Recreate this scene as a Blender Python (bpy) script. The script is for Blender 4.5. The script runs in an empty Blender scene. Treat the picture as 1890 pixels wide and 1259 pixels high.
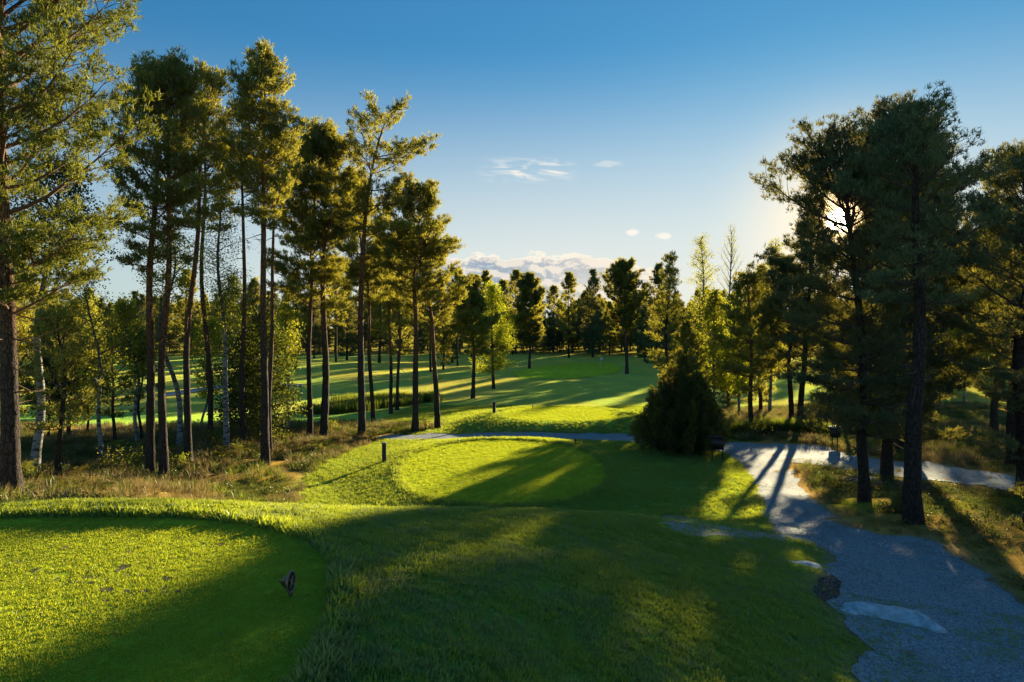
import bpy, math, random
import numpy as np
from mathutils import Vector
from mathutils.geometry import delaunay_2d_cdt

# ------------------------------------------------------------------ camera, sky, sun, exposure
SC = bpy.context.scene
COL = SC.collection
CAMZ, F, CX, CY = 6.0, 1260.0, 945.0, 629.5
PITCH = math.atan(22.5 / F)
cam_d = bpy.data.cameras.new('camera')
cam = bpy.data.objects.new('camera', cam_d)
COL.objects.link(cam)
cam.location = (0, 0, CAMZ)
cam.rotation_euler = (math.radians(90) - PITCH, 0, 0)
cam_d.sensor_width = 36.0
cam_d.lens = 24.0
cam_d.clip_start = 0.05
cam_d.clip_end = 6000
SC.camera = cam
SC.view_settings.view_transform = 'Standard'
SC.view_settings.look = 'None'
SC.view_settings.gamma = 1.0
SC.view_settings.use_curve_mapping = False
SC.view_settings.exposure = 2.05

SUN_AZ = math.atan((1548 - CX) / F)          # to the right of +Y
SUN_EL = math.radians(8.1)
SUN_DIR = Vector((math.sin(SUN_AZ) * math.cos(SUN_EL), math.cos(SUN_AZ) * math.cos(SUN_EL), math.sin(SUN_EL)))
sun_d = bpy.data.lights.new('sun', 'SUN')
sun = bpy.data.objects.new('sun', sun_d)
COL.objects.link(sun)
sun_d.energy = 3.6
sun_d.angle = math.radians(0.6)
sun_d.color = (1.0, 0.83, 0.50)
sun.rotation_euler = (-SUN_DIR).to_track_quat('-Z', 'Y').to_euler()

world = bpy.data.worlds.new('World')
SC.world = world
world.use_nodes = True


def build_world():
    nt = world.node_tree
    N, L = nt.nodes, nt.links
    N.clear()
    out = N.new('ShaderNodeOutputWorld')
    bg = N.new('ShaderNodeBackground')
    sky = N.new('ShaderNodeTexSky')
    sky.sky_type = 'NISHITA'
    sky.sun_disc = False
    sky.sun_elevation = SUN_EL
    sky.sun_rotation = SUN_AZ
    sky.air_density = 1.0
    sky.dust_density = 0.15
    sky.ozone_density = 2.6
    tc = N.new('ShaderNodeTexCoord')
    sep = N.new('ShaderNodeSeparateXYZ')
    L.new(tc.outputs['Generated'], sep.inputs[0])

    def m(op, a, b=None, c=None, clamp=False):
        n = N.new('ShaderNodeMath'); n.operation = op; n.use_clamp = clamp
        for i, v in enumerate((a, b, c)):
            if v is None: continue
            if isinstance(v, (int, float)): n.inputs[i].default_value = v
            else: L.new(v, n.inputs[i])
        return n.outputs[0]

    def ramp(v, a, b, lo=0.0, hi=1.0):
        n = N.new('ShaderNodeMapRange'); n.interpolation_type = 'SMOOTHSTEP'
        L.new(v, n.inputs[0])
        n.inputs[1].default_value = a; n.inputs[2].default_value = b
        n.inputs[3].default_value = lo; n.inputs[4].default_value = hi
        return n.outputs[0]

    def mix(fac, a, b, mode='MIX'):
        n = N.new('ShaderNodeMix'); n.data_type = 'RGBA'; n.blend_type = mode
        for s, v in ((n.inputs[0], fac), (n.inputs[6], a), (n.inputs[7], b)):
            if isinstance(v, (int, float)): s.default_value = v
            elif isinstance(v, tuple): s.default_value = v
            else: L.new(v, s)
        return n.outputs[2]

    def noise(vec, scale, detail=5, rough=0.55, dist=0.0):
        n = N.new('ShaderNodeTexNoise')
        n.inputs['Scale'].default_value = scale; n.inputs['Detail'].default_value = detail
        n.inputs['Roughness'].default_value = rough; n.inputs['Distortion'].default_value = dist
        L.new(vec, n.inputs['Vector'])
        return n.outputs['Fac']
    x, y, z = sep.outputs
    az = m('MULTIPLY', m('ARCTAN2', x, y), 57.2958)
    el = m('MULTIPLY', m('ARCSINE', z), 57.2958)
    comb = N.new('ShaderNodeCombineXYZ')
    L.new(az, comb.inputs[0]); L.new(m('MULTIPLY', el, 2.1), comb.inputs[1])
    comb2 = N.new('ShaderNodeCombineXYZ')
    L.new(m('ADD', az, 0.25), comb2.inputs[0]); L.new(m('MULTIPLY', m('ADD', el, 0.42), 2.1), comb2.inputs[1])
    # cloud bank low over the far trees
    n1 = noise(comb.outputs[0], 0.42, 7, 0.58, 0.25)
    n2 = noise(comb2.outputs[0], 0.42, 7, 0.58, 0.25)
    topedge = m('ADD', 6.15, m('MULTIPLY', m('SUBTRACT', n1, 0.5), 3.4))
    slope_ = m('MULTIPLY', m('MAXIMUM', m('SUBTRACT', az, 7.0), 0.0), 0.22)
    topedge = m('SUBTRACT', topedge, slope_)
    top = ramp(m('SUBTRACT', topedge, el), -0.05, 0.34)
    bot = ramp(el, 1.2, 3.0, 0.45, 1.0)
    window = m('MULTIPLY', ramp(az, -14, -6), ramp(az, 11.5, 13.2, 1, 0))
    brk = ramp(n1, 0.30, 0.46, 0.55, 1.0)
    bank = m('MULTIPLY', m('MULTIPLY', top, bot), m('MULTIPLY', window, brk))
    lit = ramp(m('SUBTRACT', n1, n2), -0.05, 0.07)
    rim = ramp(m('SUBTRACT', topedge, el), 0.1, 0.6, 1.0, 0.0)
    litf = m('MAXIMUM', m('MULTIPLY', lit, 0.6), rim)
    towards = ramp(az, -4, 13, 0.0, 1.0)
    ccol = mix(litf, (1.7, 2.1, 2.55, 1), (5.6, 4.9, 3.9, 1))
    ccol = mix(m('MULTIPLY', towards, 0.45), ccol, (5.6, 4.8, 3.7, 1))
    # high thin wisps
    combw = N.new('ShaderNodeCombineXYZ')
    L.new(m('ADD', m('MULTIPLY', az, 0.55), m('MULTIPLY', el, 0.8)), combw.inputs[0]); L.new(m('MULTIPLY', el, 2.4), combw.inputs[1])
    nw = noise(combw.outputs[0], 0.55, 7, 0.6, 0.8)
    ww = m('MULTIPLY', m('MULTIPLY', ramp(az, -3.4, 0.4), ramp(az, 3.2, 5.8, 1, 0)), m('MULTIPLY', ramp(el, 11.8, 12.9), ramp(el, 13.3, 14.2, 1, 0)))
    wisp = m('MULTIPLY', ww, ramp(nw, 0.44, 0.62, 0.0, 0.85))

    def puff(a0, e0, ra, re):
        d = m('SQRT', m('ADD', m('POWER', m('DIVIDE', m('SUBTRACT', az, a0), ra), 2.0), m('POWER', m('DIVIDE', m('SUBTRACT', el, e0), re), 2.0)))
        return ramp(m('ADD', d, m('MULTIPLY', m('SUBTRACT', n1, 0.5), 2.2)), 0.3, 1.05, 0.9, 0.0)
    pf = m('MAXIMUM', puff(9.9, 7.9, 0.65, 0.3), m('MAXIMUM', puff(12.6, 7.55, 0.85, 0.36), m('MULTIPLY', puff(7.9, 13.4, 1.3, 0.28), 0.35)))
    pf = m('MAXIMUM', pf, 0.0)
    # photographic grade of the clear sky: a little more saturated blue aloft, pale and warm low down
    skyc = mix(1.0, sky.outputs[0], (0.27, 0.80, 1.20, 1), 'MULTIPLY')
    # shoulder: the bright haze round a low sun rolls off instead of running away
    sp = N.new('ShaderNodeSeparateColor'); L.new(skyc, sp.inputs[0]); cb_ = N.new('ShaderNodeCombineColor')
    for i_, kk in enumerate((5.0, 5.8, 7.2)):
        L.new(m('DIVIDE', m('MULTIPLY', sp.outputs[i_], kk), m('ADD', sp.outputs[i_], kk)), cb_.inputs[i_])
    skyc = cb_.outputs[0]

    # aureole and disc of the sun
    sd = N.new('ShaderNodeVectorMath'); sd.operation = 'DOT_PRODUCT'
    L.new(tc.outputs['Generated'], sd.inputs[0]); sd.inputs[1].default_value = tuple(SUN_DIR)
    ang = m('MULTIPLY', m('ARCCOSINE', m('MINIMUM', sd.outputs['Value'], 0.999999)), 57.2958)
    pale = m('MULTIPLY', ramp(el, 1.0, 23.0, 0.95, 0.0), ramp(ang, 20.0, 75.0, 1.0, 0.42))
    low = mix(pale, skyc, (4.2, 4.2, 3.85, 1))
    glow = m('POWER', ramp(ang, 0.0, 14.0, 1.0, 0.0), 2.4)
    base = mix(m('MULTIPLY', glow, 0.8), low, (6.4, 5.2, 3.5, 1))
    c = mix(bank, base, ccol)
    c = mix(m('MAXIMUM', wisp, pf), c, (4.9, 4.6, 4.1, 1))
    inner = m('POWER', ramp(ang, 0.3, 4.2, 1.0, 0.0), 3.0)
    c = mix(inner, c, (22.0, 14.0, 5.5, 1))
    disc = ramp(ang, 0.35, 1.05, 1.0, 0.0)
    c = mix(disc, c, (230.0, 190.0, 115.0, 1))
    L.new(c, bg.inputs[0])
    bg.inputs[1].default_value = 0.05
    L.new(bg.outputs[0], out.inputs[0])
    world.cycles.sampling_method = 'MANUAL'
    world.cycles.sample_map_resolution = 1024


build_world()
SC.render.engine = 'CYCLES'
cy = SC.cycles
cy.max_bounces = 7; cy.diffuse_bounces = 4; cy.glossy_bounces = 2; cy.transmission_bounces = 5; cy.transparent_max_bounces = 4
cy.caustics_reflective = False; cy.caustics_refractive = False
cy.sample_clamp_indirect = 6.0

# ------------------------------------------------------------------ helpers
RNG = np.random.default_rng(7)


def ray(px, py):
    u, v = (px - CX) / F, (CY - py) / F
    yy = math.cos(PITCH) + math.sin(PITCH) * v
    return u / yy, (-math.sin(PITCH) + math.cos(PITCH) * v) / yy


def at(px, py, d):
    u, s = ray(px, py)
    return np.array((u * d, d, CAMZ + s * d))


def by_z(px, py, z):
    u, s = ray(px, py)
    d = (CAMZ - z) / -s
    return (u * d, d, z)


def hash2(ix, iy, seed):
    n = (ix.astype(np.int64) * 374761393 + iy.astype(np.int64) * 668265263 + seed * 1442695041) & 0xffffffff
    n = ((n ^ (n >> 13)) * 1274126177) & 0xffffffff
    return ((n ^ (n >> 16)) & 0xffff) / 65535.0


def vnoise(x, y, scale=1.0, octaves=3, seed=0):
    x = np.asarray(x, float) / scale; y = np.asarray(y, float) / scale
    s, amp, tot = 0.0, 1.0, 0.0
    for o in range(octaves):
        ix, iy = np.floor(x), np.floor(y)
        fx, fy = x - ix, y - iy
        fx = fx * fx * (3 - 2 * fx); fy = fy * fy * (3 - 2 * fy)
        a = hash2(ix, iy, seed + o); b = hash2(ix + 1, iy, seed + o)
        c = hash2(ix, iy + 1, seed + o); d = hash2(ix + 1, iy + 1, seed + o)
        s = s + amp * ((a * (1 - fx) + b * fx) * (1 - fy) + (c * (1 - fx) + d * fx) * fy)
        tot += amp; amp *= 0.5; x = x * 2.03 + 17.1; y = y * 2.03 - 9.3
    return s / tot


def sstep(x, a, b):
    t = np.clip((np.asarray(x, float) - a) / (b - a), 0, 1)
    return t * t * (3 - 2 * t)


def make_mesh(name, verts, tris=None, quads=None, mat=None, smooth=False):
    me = bpy.data.meshes.new(name)
    verts = np.asarray(verts, np.float32).reshape(-1, 3)
    me.vertices.add(len(verts)); me.vertices.foreach_set('co', verts.ravel())
    idx, tot = [], []
    if tris is not None and len(tris):
        t = np.asarray(tris, np.int32).reshape(-1, 3); idx.append(t.ravel()); tot.append(np.full(len(t), 3, np.int32))
    if quads is not None and len(quads):
        q = np.asarray(quads, np.int32).reshape(-1, 4); idx.append(q.ravel()); tot.append(np.full(len(q), 4, np.int32))
    if idx:
        idx = np.concatenate(idx); tot = np.concatenate(tot)
        me.loops.add(len(idx)); me.loops.foreach_set('vertex_index', idx)
        me.polygons.add(len(tot))
        st = np.concatenate(([0], np.cumsum(tot)[:-1])).astype(np.int32)
        me.polygons.foreach_set('loop_start', st); me.polygons.foreach_set('loop_total', tot)
        if smooth: me.polygons.foreach_set('use_smooth', np.ones(len(tot), bool))
    me.update(calc_edges=True)
    if mat: me.materials.append(mat)
    return me


def tag(o, label=None, cat=None, group=None, kind=None):
    if label: o['label'] = label
    if cat: o['category'] = cat
    if group: o['group'] = group
    if kind: o['kind'] = kind
    return o


def link(name, me, parent=None):
    o = bpy.data.objects.new(name, me); COL.objects.link(o)
    if parent: o.parent = parent
    return o


def thing(name, loc, label, cat, group=None, rz=0.0):
    o = bpy.data.objects.new(name, None); COL.objects.link(o)
    o.location = loc; o.rotation_euler = (0, 0, rz); o.empty_display_size = 0.3
    return tag(o, label, cat, group)


def copy_thing(o, loc, rz=0.0, sc=1.0, label=None, group=None):
    c = o.copy(); COL.objects.link(c)
    c.location = loc; c.rotation_euler = (0, 0, rz); c.scale = (sc, sc, sc) if not isinstance(sc, tuple) else sc
    for ch in CHILDREN[o.name]:
        k = ch.copy(); COL.objects.link(k); k.parent = c
    if label: c['label'] = label
    if group: c['group'] = group
    return c


CHILDREN = {}


class Geo:
    """collects tubes and boxes into one mesh"""
    def __init__(s): s.v, s.q, s.t, s.n = [], [], [], 0

    def add(s, v, q=None, t=None):
        v = np.asarray(v, float).reshape(-1, 3)
        if q is not None and len(q): s.q.append(np.asarray(q, int).reshape(-1, 4) + s.n)
        if t is not None and len(t): s.t.append(np.asarray(t, int).reshape(-1, 3) + s.n)
        s.v.append(v); s.n += len(v)

    def tube(s, pts, rad, sides=6, cap=True, wob=None):
        pts = np.asarray(pts, float); n = len(pts); rad = np.broadcast_to(np.asarray(rad, float), (n,))
        tg = np.gradient(pts, axis=0); tg /= np.linalg.norm(tg, axis=1)[:, None] + 1e-9
        ref = np.array((1.0, 0, 0)) if abs(tg[0, 0]) < 0.8 else np.array((0, 1.0, 0))
        a = np.cross(tg, ref); a /= np.linalg.norm(a, axis=1)[:, None] + 1e-9
        b = np.cross(tg, a)
        th = np.arange(sides) / sides * 2 * math.pi
        r = rad[:, None] * np.ones(sides)
        if wob is not None: r = r * wob
        ring = pts[:, None, :] + r[..., None] * (np.cos(th)[None, :, None] * a[:, None, :] + np.sin(th)[None, :, None] * b[:, None, :])
        v = ring.reshape(-1, 3)
        i = np.arange(n - 1)[:, None] * sides; j = np.arange(sides)[None, :]; j2 = (j + 1) % sides
        q = np.stack([i + j, i + j2, i + sides + j2, i + sides + j], -1).reshape(-1, 4)
        t = None
        if cap:
            v = np.vstack([v, pts[-1:], pts[:1]]); e = (n - 1) * sides
            jj = np.arange(sides)
            t = np.vstack([np.stack([e + jj, e + (jj + 1) % sides, np.full(sides, n * sides)], -1),
                           np.stack([(jj + 1) % sides, jj, np.full(sides, n * sides + 1)], -1)])
        s.add(v, q, t)

    def box(s, x0, x1, y0, y1, z0, z1, bev=0.0):
        v = [(x, y, z) for x in (x0, x1) for y in (y0, y1) for z in (z0, z1)]
        s.add(v, [(0, 1, 3, 2), (4, 6, 7, 5), (0, 4, 5, 1), (2, 3, 7, 6), (0, 2, 6, 4), (1, 5, 7, 3)])

    def lathe(s, prof, sides=16, c=(0, 0, 0)):
        prof = np.asarray(prof, float); n = len(prof)
        th = np.arange(sides) / sides * 2 * math.pi
        v = np.stack([prof[:, None, 0] * np.cos(th) + c[0], prof[:, None, 0] * np.sin(th) + c[1], prof[:, None, 1] + 0 * th + c[2]], -1).reshape(-1, 3)
        i = np.arange(n - 1)[:, None] * sides; j = np.arange(sides)[None, :]; j2 = (j + 1) % sides
        s.add(v, np.stack([i + j, i + j2, i + sides + j2, i + sides + j], -1).reshape(-1, 4))

    def mesh(s, name, mat, smooth=False):
        return make_mesh(name, np.vstack(s.v), np.vstack(s.t) if s.t else None, np.vstack(s.q) if s.q else None, mat, smooth)


# ------------------------------------------------------------------ materials
def new_mat(name):
    m = bpy.data.materials.new(name); m.use_nodes = True
    nt = m.node_tree; nt.nodes.clear()
    o = nt.nodes.new('ShaderNodeOutputMaterial')
    return m, nt, o


def nd(nt, typ, **kw):
    n = nt.nodes.new(typ)
    for k, v in kw.items():
        if k.startswith('i_'):
            n.inputs[k[2:].replace('_', ' ')].default_value = v
        else: setattr(n, k, v)
    return n


def mixc(nt, fac, a, b, mode='MIX'):
    n = nt.nodes.new('ShaderNodeMix'); n.data_type = 'RGBA'; n.blend_type = mode
    for s, v in ((n.inputs[0], fac), (n.inputs[6], a), (n.inputs[7], b)):
        if isinstance(v, (int, float)): s.default_value = v
        elif isinstance(v, tuple): s.default_value = v if len(v) == 4 else (*v, 1)
        else: nt.links.new(v, s)
    return n.outputs[2]


def mapr(nt, v, a, b, lo=0.0, hi=1.0):
    n = nt.nodes.new('ShaderNodeMapRange'); nt.links.new(v, n.inputs[0])
    n.inputs[1].default_value = a; n.inputs[2].default_value = b; n.inputs[3].default_value = lo; n.inputs[4].default_value = hi
    return n.outputs[0]


def noise_n(nt, vec, scale, detail=4, rough=0.55, dim=None):
    n = nt.nodes.new('ShaderNodeTexNoise'); n.inputs['Scale'].default_value = scale
    n.inputs['Detail'].default_value = detail; n.inputs['Roughness'].default_value = rough
    nt.links.new(vec, n.inputs['Vector'])
    return n.outputs['Fac']


def leaf_mat(name, dark, light, trans, tfac=0.4, big=0.6, rnd=0.35):
    """foliage: colour varies in clumps through the crown and from tree to tree; thin leaves let light through"""
    m, nt, o = new_mat(name)
    geo = nd(nt, 'ShaderNodeNewGeometry'); oi = nd(nt, 'ShaderNodeObjectInfo')
    n1 = noise_n(nt, geo.outputs['Position'], big, 3)
    n2 = noise_n(nt, geo.outputs['Position'], 6.0, 2)
    f = mapr(nt, n1, 0.35, 0.65)
    c = mixc(nt, f, dark, light)
    c = mixc(nt, mapr(nt, n2, 0.3, 0.7, 0.0, 0.5), c, tuple(0.6 * x for x in dark))
    hs = nd(nt, 'ShaderNodeHueSaturation'); nt.links.new(c, hs.inputs['Color'])
    nt.links.new(mapr(nt, oi.outputs['Random'], 0, 1, 1 - rnd, 1 + rnd), hs.inputs['Value'])
    nt.links.new(mapr(nt, oi.outputs['Random'], 0, 1, 0.515, 0.485), hs.inputs['Hue'])
    d = nd(nt, 'ShaderNodeBsdfDiffuse'); nt.links.new(hs.outputs[0], d.inputs[0])
    t = nd(nt, 'ShaderNodeBsdfTranslucent')
    tc = mixc(nt, f, tuple(0.7 * x for x in trans), trans); nt.links.new(tc, t.inputs[0])
    g = nd(nt, 'ShaderNodeBsdfGlossy'); g.inputs['Roughness'].default_value = 0.5; g.inputs[0].default_value = (0.6, 0.6, 0.6, 1)
    mx = nd(nt, 'ShaderNodeMixShader'); mx.inputs[0].default_value = tfac
    nt.links.new(d.outputs[0], mx.inputs[1]); nt.links.new(t.outputs[0], mx.inputs[2])
    mg = nd(nt, 'ShaderNodeMixShader'); mg.inputs[0].default_value = 0.04
    nt.links.new(mx.outputs[0], mg.inputs[1]); nt.links.new(g.outputs[0], mg.inputs[2])
    nt.links.new(mg.outputs[0], o.inputs[0])
    return m


def bark_mat(name, lowc, upc, z0=0.35, z1=0.6, scale=15.0):
    m, nt, o = new_mat(name)
    tc = nd(nt, 'ShaderNodeTexCoord'); sep = nd(nt, 'ShaderNodeSeparateXYZ'); nt.links.new(tc.outputs['Generated'], sep.inputs[0])
    mp = nd(nt, 'ShaderNodeMapping'); mp.inputs['Scale'].default_value = (1, 1, 0.28)
    wn = nd(nt, 'ShaderNodeTexNoise'); wn.inputs['Scale'].default_value = 5.0; wn.inputs['Detail'].default_value = 4; nt.links.new(tc.outputs['Object'], wn.inputs['Vector'])
    wa = nd(nt, 'ShaderNodeVectorMath', operation='MULTIPLY_ADD'); nt.links.new(wn.outputs['Color'], wa.inputs[0]); wa.inputs[1].default_value = (0.16, 0.16, 0.3); nt.links.new(tc.outputs['Object'], wa.inputs[2]); nt.links.new(wa.outputs[0], mp.inputs[0])
    vo = nd(nt, 'ShaderNodeTexVoronoi', feature='DISTANCE_TO_EDGE'); vo.inputs['Scale'].default_value = scale
    nt.links.new(mp.outputs[0], vo.inputs['Vector'])
    ns = noise_n(nt, mp.outputs[0], scale * 1.7, 5, 0.7)
    crack = mapr(nt, vo.outputs['Distance'], 0.0, 0.14)
    base = mixc(nt, mapr(nt, sep.outputs[2], z0, z1), lowc, upc)
    base = mixc(nt, mapr(nt, ns, 0.3, 0.75, 0.0, 0.7), base, tuple(0.45 * x for x in lowc))
    c = mixc(nt, crack, tuple(0.35 * x for x in lowc), base)
    p = nd(nt, 'ShaderNodeBsdfPrincipled'); p.inputs['Roughness'].default_value = 0.9
    p.inputs['Specular IOR Level'].default_value = 0.2
    nt.links.new(c, p.inputs['Base Color'])
    bmp = nd(nt, 'ShaderNodeBump'); bmp.inputs['Strength'].default_value = 0.9; bmp.inputs['Distance'].default_value = 0.03
    ad = nd(nt, 'ShaderNodeMath', operation='ADD'); nt.links.new(crack, ad.inputs[0]); nt.links.new(ns, ad.inputs[1])
    nt.links.new(ad.outputs[0], bmp.inputs['Height']); nt.links.new(bmp.outputs[0], p.inputs['Normal'])
    nt.links.new(p.outputs[0], o.inputs[0])
    return m


def birch_mat():
    m, nt, o = new_mat('birch_bark')
    tc = nd(nt, 'ShaderNodeTexCoord')
    mp = nd(nt, 'ShaderNodeMapping'); mp.inputs['Scale'].default_value = (1.4, 1.4, 5.0); nt.links.new(tc.outputs['Object'], mp.inputs[0])
    ns = noise_n(nt, mp.outputs[0], 2.2, 5, 0.65)
    n2 = noise_n(nt, tc.outputs['Object'], 1.1, 4, 0.6)
    c = mixc(nt, mapr(nt, ns, 0.48, 0.58), (0.27, 0.26, 0.245), (0.03, 0.026, 0.024))
    sep = nd(nt, 'ShaderNodeSeparateXYZ'); nt.links.new(tc.outputs['Generated'], sep.inputs[0])
    c = mixc(nt, mapr(nt, sep.outputs[2], 0.30, 0.6), c, (0.07, 0.058, 0.05))
    c = mixc(nt, mapr(nt, n2, 0.5, 0.68), c, (0.035, 0.03, 0.027))
    p = nd(nt, 'ShaderNodeBsdfPrincipled'); p.inputs['Roughness'].default_value = 0.7
    nt.links.new(c, p.inputs['Base Color'])
    b = nd(nt, 'ShaderNodeBump'); b.inputs['Strength'].default_value = 0.5; b.inputs['Distance'].default_value = 0.02
    nt.links.new(ns, b.inputs['Height']); nt.links.new(b.outputs[0], p.inputs['Normal'])
    nt.links.new(p.outputs[0], o.inputs[0])
    return m


def plain_mat(name, a, b, scale=20, rough=0.6, bump=0.2, metal=0.0, det=5):
    m, nt, o = new_mat(name)
    tc = nd(nt, 'ShaderNodeTexCoord'); ns = noise_n(nt, tc.outputs['Object'], scale, det, 0.6)
    p = nd(nt, 'ShaderNodeBsdfPrincipled'); p.inputs['Roughness'].default_value = rough; p.inputs['Metallic'].default_value = metal
    nt.links.new(mixc(nt, mapr(nt, ns, 0.35, 0.65), a, b), p.inputs['Base Color'])
    bm = nd(nt, 'ShaderNodeBump'); bm.inputs['Strength'].default_value = bump; bm.inputs['Distance'].default_value = 0.01
    nt.links.new(ns, bm.inputs['Height']); nt.links.new(bm.outputs[0], p.inputs['Normal'])
    nt.links.new(p.outputs[0], o.inputs[0])
    return m


def blade_mat(name, dark, mid, dry, trans, tfac=0.45, patch=1.3):
    """grass blade: tint comes from each tuft, wide patches from the place"""
    m, nt, o = new_mat(name)
    geo = nd(nt, 'ShaderNodeNewGeometry')
    at_ = nd(nt, 'ShaderNodeAttribute', attribute_type='INSTANCER', attribute_name='tint')
    n1 = noise_n(nt, geo.outputs['Position'], patch, 3)
    c = mixc(nt, mapr(nt, n1, 0.35, 0.68), dark, mid)
    c = mixc(nt, mapr(nt, at_.outputs['Fac'], 0.55, 1.0), c, dry)
    c = mixc(nt, mapr(nt, at_.outputs['Fac'], 0.0, 0.45, 0.95, 0.0), c, tuple(0.62 * v for v in dark))
    d = nd(nt, 'ShaderNodeBsdfDiffuse'); nt.links.new(c, d.inputs[0])
    t = nd(nt, 'ShaderNodeBsdfTranslucent')
    tcl = mixc(nt, mapr(nt, at_.outputs['Fac'], 0.5, 1.0), trans, tuple(0.5 * (x + y) for x, y in zip(trans, dry)))
    nt.links.new(tcl, t.inputs[0])
    g = nd(nt, 'ShaderNodeBsdfGlossy'); g.inputs['Roughness'].default_value = 0.38; g.inputs[0].default_value = (0.7, 0.75, 0.6, 1)
    mx = nd(nt, 'ShaderNodeMixShader'); mx.inputs[0].default_value = tfac
    nt.links.new(d.outputs[0], mx.inputs[1]); nt.links.new(t.outputs[0], mx.inputs[2])
    mg = nd(nt, 'ShaderNodeMixShader'); mg.inputs[0].default_value = 0.045
    nt.links.new(mx.outputs[0], mg.inputs[1]); nt.links.new(g.outputs[0], mg.inputs[2])
    nt.links.new(mg.outputs[0], o.inputs[0])
    return m


def turf_mat(name, use_attr=True, a=(0.05, 0.09, 0.012), b=(0.08, 0.12, 0.02), fine=18.0, bump=0.6, trans=0.0):
    m, nt, o = new_mat(name)
    geo = nd(nt, 'ShaderNodeNewGeometry')
    n1 = noise_n(nt, geo.outputs['Position'], fine, 6, 0.75)
    n2 = noise_n(nt, geo.outputs['Position'], 1.1, 5, 0.65)
    if use_attr:
        at_ = nd(nt, 'ShaderNodeAttribute', attribute_name='albedo'); c = at_.outputs['Color']
    else:
        c = mixc(nt, mapr(nt, n2, 0.3, 0.7), a, b)
    c = mixc(nt, mapr(nt, n1, 0.3, 0.7, 0.0, 0.75), c, mixc(nt, 1.0, c, (0.45, 0.45, 0.4, 1), 'MULTIPLY'))
    c = mixc(nt, mapr(nt, n2, 0.4, 0.72, 0.0, 0.5), c, mixc(nt, 1.0, c, (1.45, 1.3, 1.0, 1), 'MULTIPLY'))
    d = nd(nt, 'ShaderNodeBsdfDiffuse'); nt.links.new(c, d.inputs[0])
    bm = nd(nt, 'ShaderNodeBump'); bm.inputs['Strength'].default_value = bump; bm.inputs['Distance'].default_value = 0.05
    nt.links.new(n1, bm.inputs['Height'])
    nt.links.new(bm.outputs[0], d.inputs['Normal'])
    # upright blades catch a low sun that a flat sheet would miss: the sheen layer stands in for their sides
    sh = nd(nt, 'ShaderNodeBsdfSheen'); sh.inputs['Roughness'].default_value = 0.55
    nt.links.new(mixc(nt, 1.0, c, (6.5, 5.0, 2.0, 1), 'MULTIPLY'), sh.inputs[0])
    nt.links.new(bm.outputs[0], sh.inputs['Normal'])
    ad = nd(nt, 'ShaderNodeAddShader'); nt.links.new(d.outputs[0], ad.inputs[0]); nt.links.new(sh.outputs[0], ad.inputs[1])
    nt.links.new(ad.outputs[0] if trans else d.outputs[0], o.inputs[0])
    return m


def gravel_mat(name, a, b, c3, fine=70.0):
    m, nt, o = new_mat(name)
    geo = nd(nt, 'ShaderNodeNewGeometry')
    vo = nd(nt, 'ShaderNodeTexVoronoi'); vo.inputs['Scale'].default_value = fine; nt.links.new(geo.outputs['Position'], vo.inputs['Vector'])
    n1 = noise_n(nt, geo.outputs['Position'], 2.2, 5, 0.65); n2 = noise_n(nt, geo.outputs['Position'], 28, 4, 0.7)
    bw = nd(nt, 'ShaderNodeRGBToBW'); nt.links.new(vo.outputs['Color'], bw.inputs[0])
    c = mixc(nt, mapr(nt, bw.outputs[0], 0.2, 0.85), a, b)
    c = mixc(nt, mapr(nt, n1, 0.48, 0.72, 0.0, 0.75), c, c3)
    c = mixc(nt, mapr(nt, n2, 0.35, 0.6, 0.5, 0.0), c, tuple(0.5 * x for x in a))
    p = nd(nt, 'ShaderNodeBsdfPrincipled'); p.inputs['Roughness'].default_value = 0.85; nt.links.new(c, p.inputs['Base Color'])
    p.inputs['Specular IOR Level'].default_value = 0.25
    bm = nd(nt, 'ShaderNodeBump'); bm.inputs['Strength'].default_value = 1.0; bm.inputs['Distance'].default_value = 0.016
    ad = nd(nt, 'ShaderNodeMath', operation='MULTIPLY_ADD'); nt.links.new(n2, ad.inputs[0]); ad.inputs[1].default_value = 1.6
    nt.links.new(vo.outputs['Distance'], ad.inputs[2]); nt.links.new(ad.outputs[0], bm.inputs['Height'])
    nt.links.new(bm.outputs[0], p.inputs['Normal']); nt.links.new(p.outputs[0], o.inputs[0])
    return m


M = {}
M['needle'] = leaf_mat('pine_needles', (0.060, 0.110, 0.042), (0.125, 0.165, 0.045), (0.62, 0.54, 0.045), 0.46)
M['needle_dark'] = leaf_mat('dark_pine_needles', (0.055, 0.125, 0.078), (0.10, 0.170, 0.085), (0.40, 0.34, 0.04), 0.36)
M['needle_green'] = leaf_mat('green_pine_needles', (0.040, 0.088, 0.026), (0.10, 0.145, 0.032), (0.38, 0.38, 0.03), 0.40)
M['leaf'] = leaf_mat('birch_leaves', (0.055, 0.10, 0.02), (0.12, 0.16, 0.03), (0.58, 0.56, 0.03), 0.55)
M['leaf_dark'] = leaf_mat('dark_leaves', (0.04, 0.08, 0.025), (0.075, 0.12, 0.03), (0.26, 0.28, 0.02), 0.42)
M['leaf_yellow'] = leaf_mat('yellow_green_leaves', (0.07, 0.13, 0.015), (0.14, 0.20, 0.02), (0.62, 0.64, 0.02), 0.58)
M['juniper'] = leaf_mat('juniper_needles', (0.042, 0.085, 0.042), (0.095, 0.135, 0.042), (0.45, 0.38, 0.03), 0.40, 1.2)
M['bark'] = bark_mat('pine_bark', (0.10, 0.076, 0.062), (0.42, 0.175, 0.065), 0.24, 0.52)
M['bark_dark'] = bark_mat('dark_pine_bark', (0.07, 0.052, 0.042), (0.10, 0.065, 0.045), 0.5, 0.9)
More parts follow.
